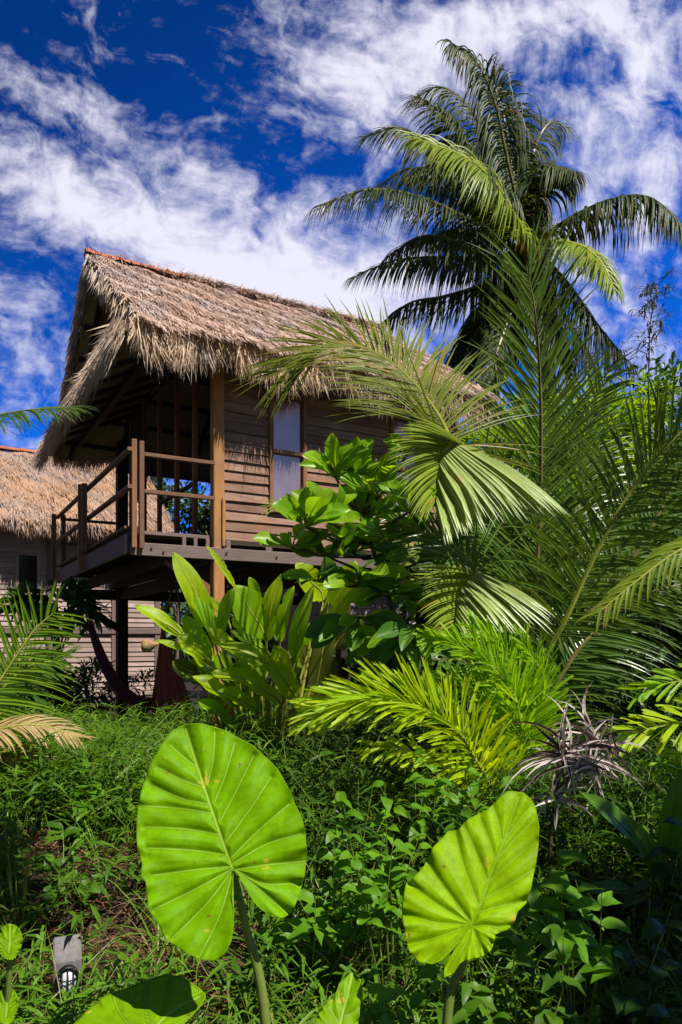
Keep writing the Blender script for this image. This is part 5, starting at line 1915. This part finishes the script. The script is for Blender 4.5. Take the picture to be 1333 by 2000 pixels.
def long_grass(name, label, count, xr, yr, L, W, mat, seed):
    rs = np.random.default_rng(seed)
    mb = MB()
    for _ in range(count):
        y = math.sqrt(rs.uniform(yr[0] ** 2, yr[1] ** 2))
        x = (rs.uniform(*xr) - 666.5) / F * y
        z = gz(x, y)
        a0 = rs.uniform(0, 6.28)
        for k in range(int(rs.integers(3, 8))):
            a = rs.uniform(0, 6.28)
            strip(mb, (x + rs.normal(0, .02), y + rs.normal(0, .02), z), (math.cos(a) * .45, math.sin(a) * .45, 1), (math.cos(a) * -1, math.sin(a) * -1, .4), L * rs.uniform(.5, 1.3), W * rs.uniform(.6, 1.3), rs.uniform(1.2, 4.2), 6, .3, 0)
    o = mb.build(name, mat)
    o['kind'] = 'stuff'
    o['label'] = label
    o['category'] = 'undergrowth'


long_grass('arching_grass', 'long arching grass blades through the weeds', 260, (-60, 1400), (2.6, 7.0), .55, .013, M['grass'], 51)
long_grass('dry_grass', 'thin straw coloured dead blades among the weeds', 90, (-60, 1400), (2.4, 5.5), .5, .006, M['straw'], 52)
long_grass('shade_tinted_grass', 'dark shade-tinted strap leaves at the right', 170, (620, 1420), (2.6, 6.0), .6, .022, M['weed_d'], 53)  # blades carry painted shade in their dark colour


def ovate_weed(label, px, py, Y, n, L, seed, spread=.25, mat='ovate'):
    rs = np.random.default_rng(seed)
    c = at(px, py, Y)
    b = Vector((c.x, c.y, gz(c.x, c.y)))
    t = thing('leafy_weed', label, 'weed', tuple(b))
    mb, ms = MB(), MB()
    for k in range(n):
        tip = c + Vector((rs.normal(0, spread), rs.normal(0, spread * .5), rs.normal(0, spread * .6)))
        m_ = b.lerp(tip, .6) + Vector((rs.normal(0, .04), 0, .03))
        ms.tube([tuple(b), tuple(m_), tuple(tip)], [.004, .003, .0015], 4)
        for q in range(7):
            u = rs.uniform(.4, 1.0)
            p = Vector(m_).lerp(tip, (u - .4) / .6)
            a = rs.uniform(0, 6.28)
            D = Vector((math.cos(a), math.sin(a) * .7 - .3, rs.uniform(-.5, .5))).normalized()
            ll = L * rs.uniform(.6, 1.2)
            blade(mb, [p, p + D * ll * .5 + Vector((0, 0, ll * .06)), p + D * ll - Vector((0, 0, ll * .15))], ll * .55, Vector((rs.normal(0, .3), -.4 + rs.normal(0, .2), 1)), lambda u_: max(.03, math.sin(math.pi * u_ ** .6) ** .85) if 0 < u_ < 1 else .03, fold=.2, nu=7, nv=5, wave=.003)
    ms.build('stems', M['stem'], t)
    mb.build('leaves', M[mat], t, smooth_=True)


ovate_weed('light green heart-leaved weed climbing above the gap between the big leaves', 700, 1600, 3.0, 12, .085, 61, .16)
ovate_weed('heart-leaved weed just left of the yellow elephant ear leaf', 770, 1660, 2.8, 10, .085, 62, .14)
ovate_weed('broad leaved weed in shade right of the yellow elephant ear leaf', 1130, 1770, 2.5, 9, .11, 63, .16)
ovate_weed('leafy weed below the yellow elephant ear leaf near the bottom edge', 760, 1950, 2.2, 7, .075, 64, .10)
ovate_weed('leafy weed in the bottom right part of the garden', 1020, 1920, 2.4, 9, .10, 65, .17, 'weed')
ovate_weed('leafy weed beneath the feather palm', 890, 1540, 3.6, 10, .10, 66, .2)
ovate_weed('small leaved creeper at the left edge above the lamp post', 40, 1590, 3.2, 8, .06, 67, .12, 'weed')
ovate_weed('dark broad leaved weed at the lower right edge', 1270, 1700, 2.9, 10, .13, 68, .22, 'weed_d')
ovate_weed('dark leafy weed in the bottom right corner', 1250, 1930, 2.4, 9, .11, 69, .2, 'weed_d')

weeds('lamp_grass', 'grass growing round the foot of the lamp post', 46, (30, 230), (2.35, 2.75), (.10, .26), 6, .16, .012, M['grass'], 46, .4)

ovate_weed('leafy weed in the grass between the dry frond and the largest leaf', 180, 1570, 4.3, 11, .12, 70, .22)
ovate_weed('tall leafy weed on the bank left of the largest leaf', 120, 1690, 3.6, 10, .10, 71, .18, 'weed')
ovate_weed('broad leaved weed on the bank by the stalk of the largest leaf', 600, 1760, 2.9, 8, .10, 72, .14)
ovate_weed('leafy weed below the heliconia stems', 560, 1520, 4.8, 10, .13, 73, .2, 'weed')
ovate_weed('light green weed under the dry frond at the left edge', 60, 1520, 4.4, 9, .11, 74, .18)

# dry litter on the bank
mb = MB()
n = 13000
rs = np.random.default_rng(77)
y = np.sqrt(rs.uniform(2.3 ** 2, 5.0 ** 2, n))
u = rs.uniform(-60, 1400, n)
x = (u - 666.5) / F * y
P = np.stack([x, y, ground_z(x, y) + rs.uniform(0, .05, n)], -1)
a = rs.uniform(0, 6.28, n)
D = np.stack([np.cos(a), np.sin(a), rs.normal(.12, .30, n)], -1)
mb.leaves(P, D, np.array([[0, 0, 1.]]) + rs.normal(0, .4, (n, 3)), rs.uniform(.06, .30, n), rs.uniform(.003, .010, n), .2, .1)
lt = mb.build('dry_leaf_litter', M['litter'])
lt['kind'] = 'stuff'
lt['label'] = 'dry brown stalks and leaves on the bank'
lt['category'] = 'leaf litter'

# unseen tree added right of the view to darken the lower right
shrub('added_shade_tree', 'unseen broad tree added to shade the lower right of the garden', 'tree', (5.2, .6), (4.05, .60, 4.1), (1.15, 1.1, .8), 60, 125, .2, .09, M['bush'], 55, trunk=.12)

# broad dark leaves low at the right
gb = at(1290, 1800, 3.1)
gb.z = gz(gb.x, gb.y)
gp = thing('ginger_plant', 'plant with broad dark strap leaves low at the right under the dead palm', 'plant', tuple(gb))
for (b, t, w, N) in (((1270, 1690), (1130, 1545), .13, (.5, -.8, .7)), ((1300, 1680), (1330, 1500), .12, (-.3, -1, .3)), ((1310, 1720), (1190, 1640), .10, (.2, -.6, .9)), ((1330, 1700), (1420, 1560), .12, (-.4, -.8, .6)),
                     ((1260, 1760), (1120, 1740), .09, (.1, -.5, 1)), ((1300, 1760), (1210, 1580), .11, (.5, -1, .3))):
    bb, tt = at(*b, 3.1), at(*t, 3.0)
    mid_ = bb.lerp(tt, .5) + Vector(N).normalized() * .04
    mb = MB()
    blade(mb, [bb, mid_, tt], w, N, prof_lance, fold=.3, nu=16, nv=7, wave=.006, mi=1)
    rib = catmull([gb, bb, mid_, tt], 16)
    mb.tube([tuple(p) for p in rib], [.009 - .007 * q / 15 for q in range(16)], 5, 0)
    mb.build('leaf', [M['stem'], M['obovate_d']], gp, smooth_=True)

# unseen tree added beside the viewer so a high bough shades the bank
shrub('added_shade_tree', 'unseen slender tree added so its high bough shades the left side of the bank', 'tree', (-2.6, -.4), (-.40, 1.12, 4.6), (.85, .75, .40), 44, 90, .18, .08, M['bush'], 56, trunk=.09)
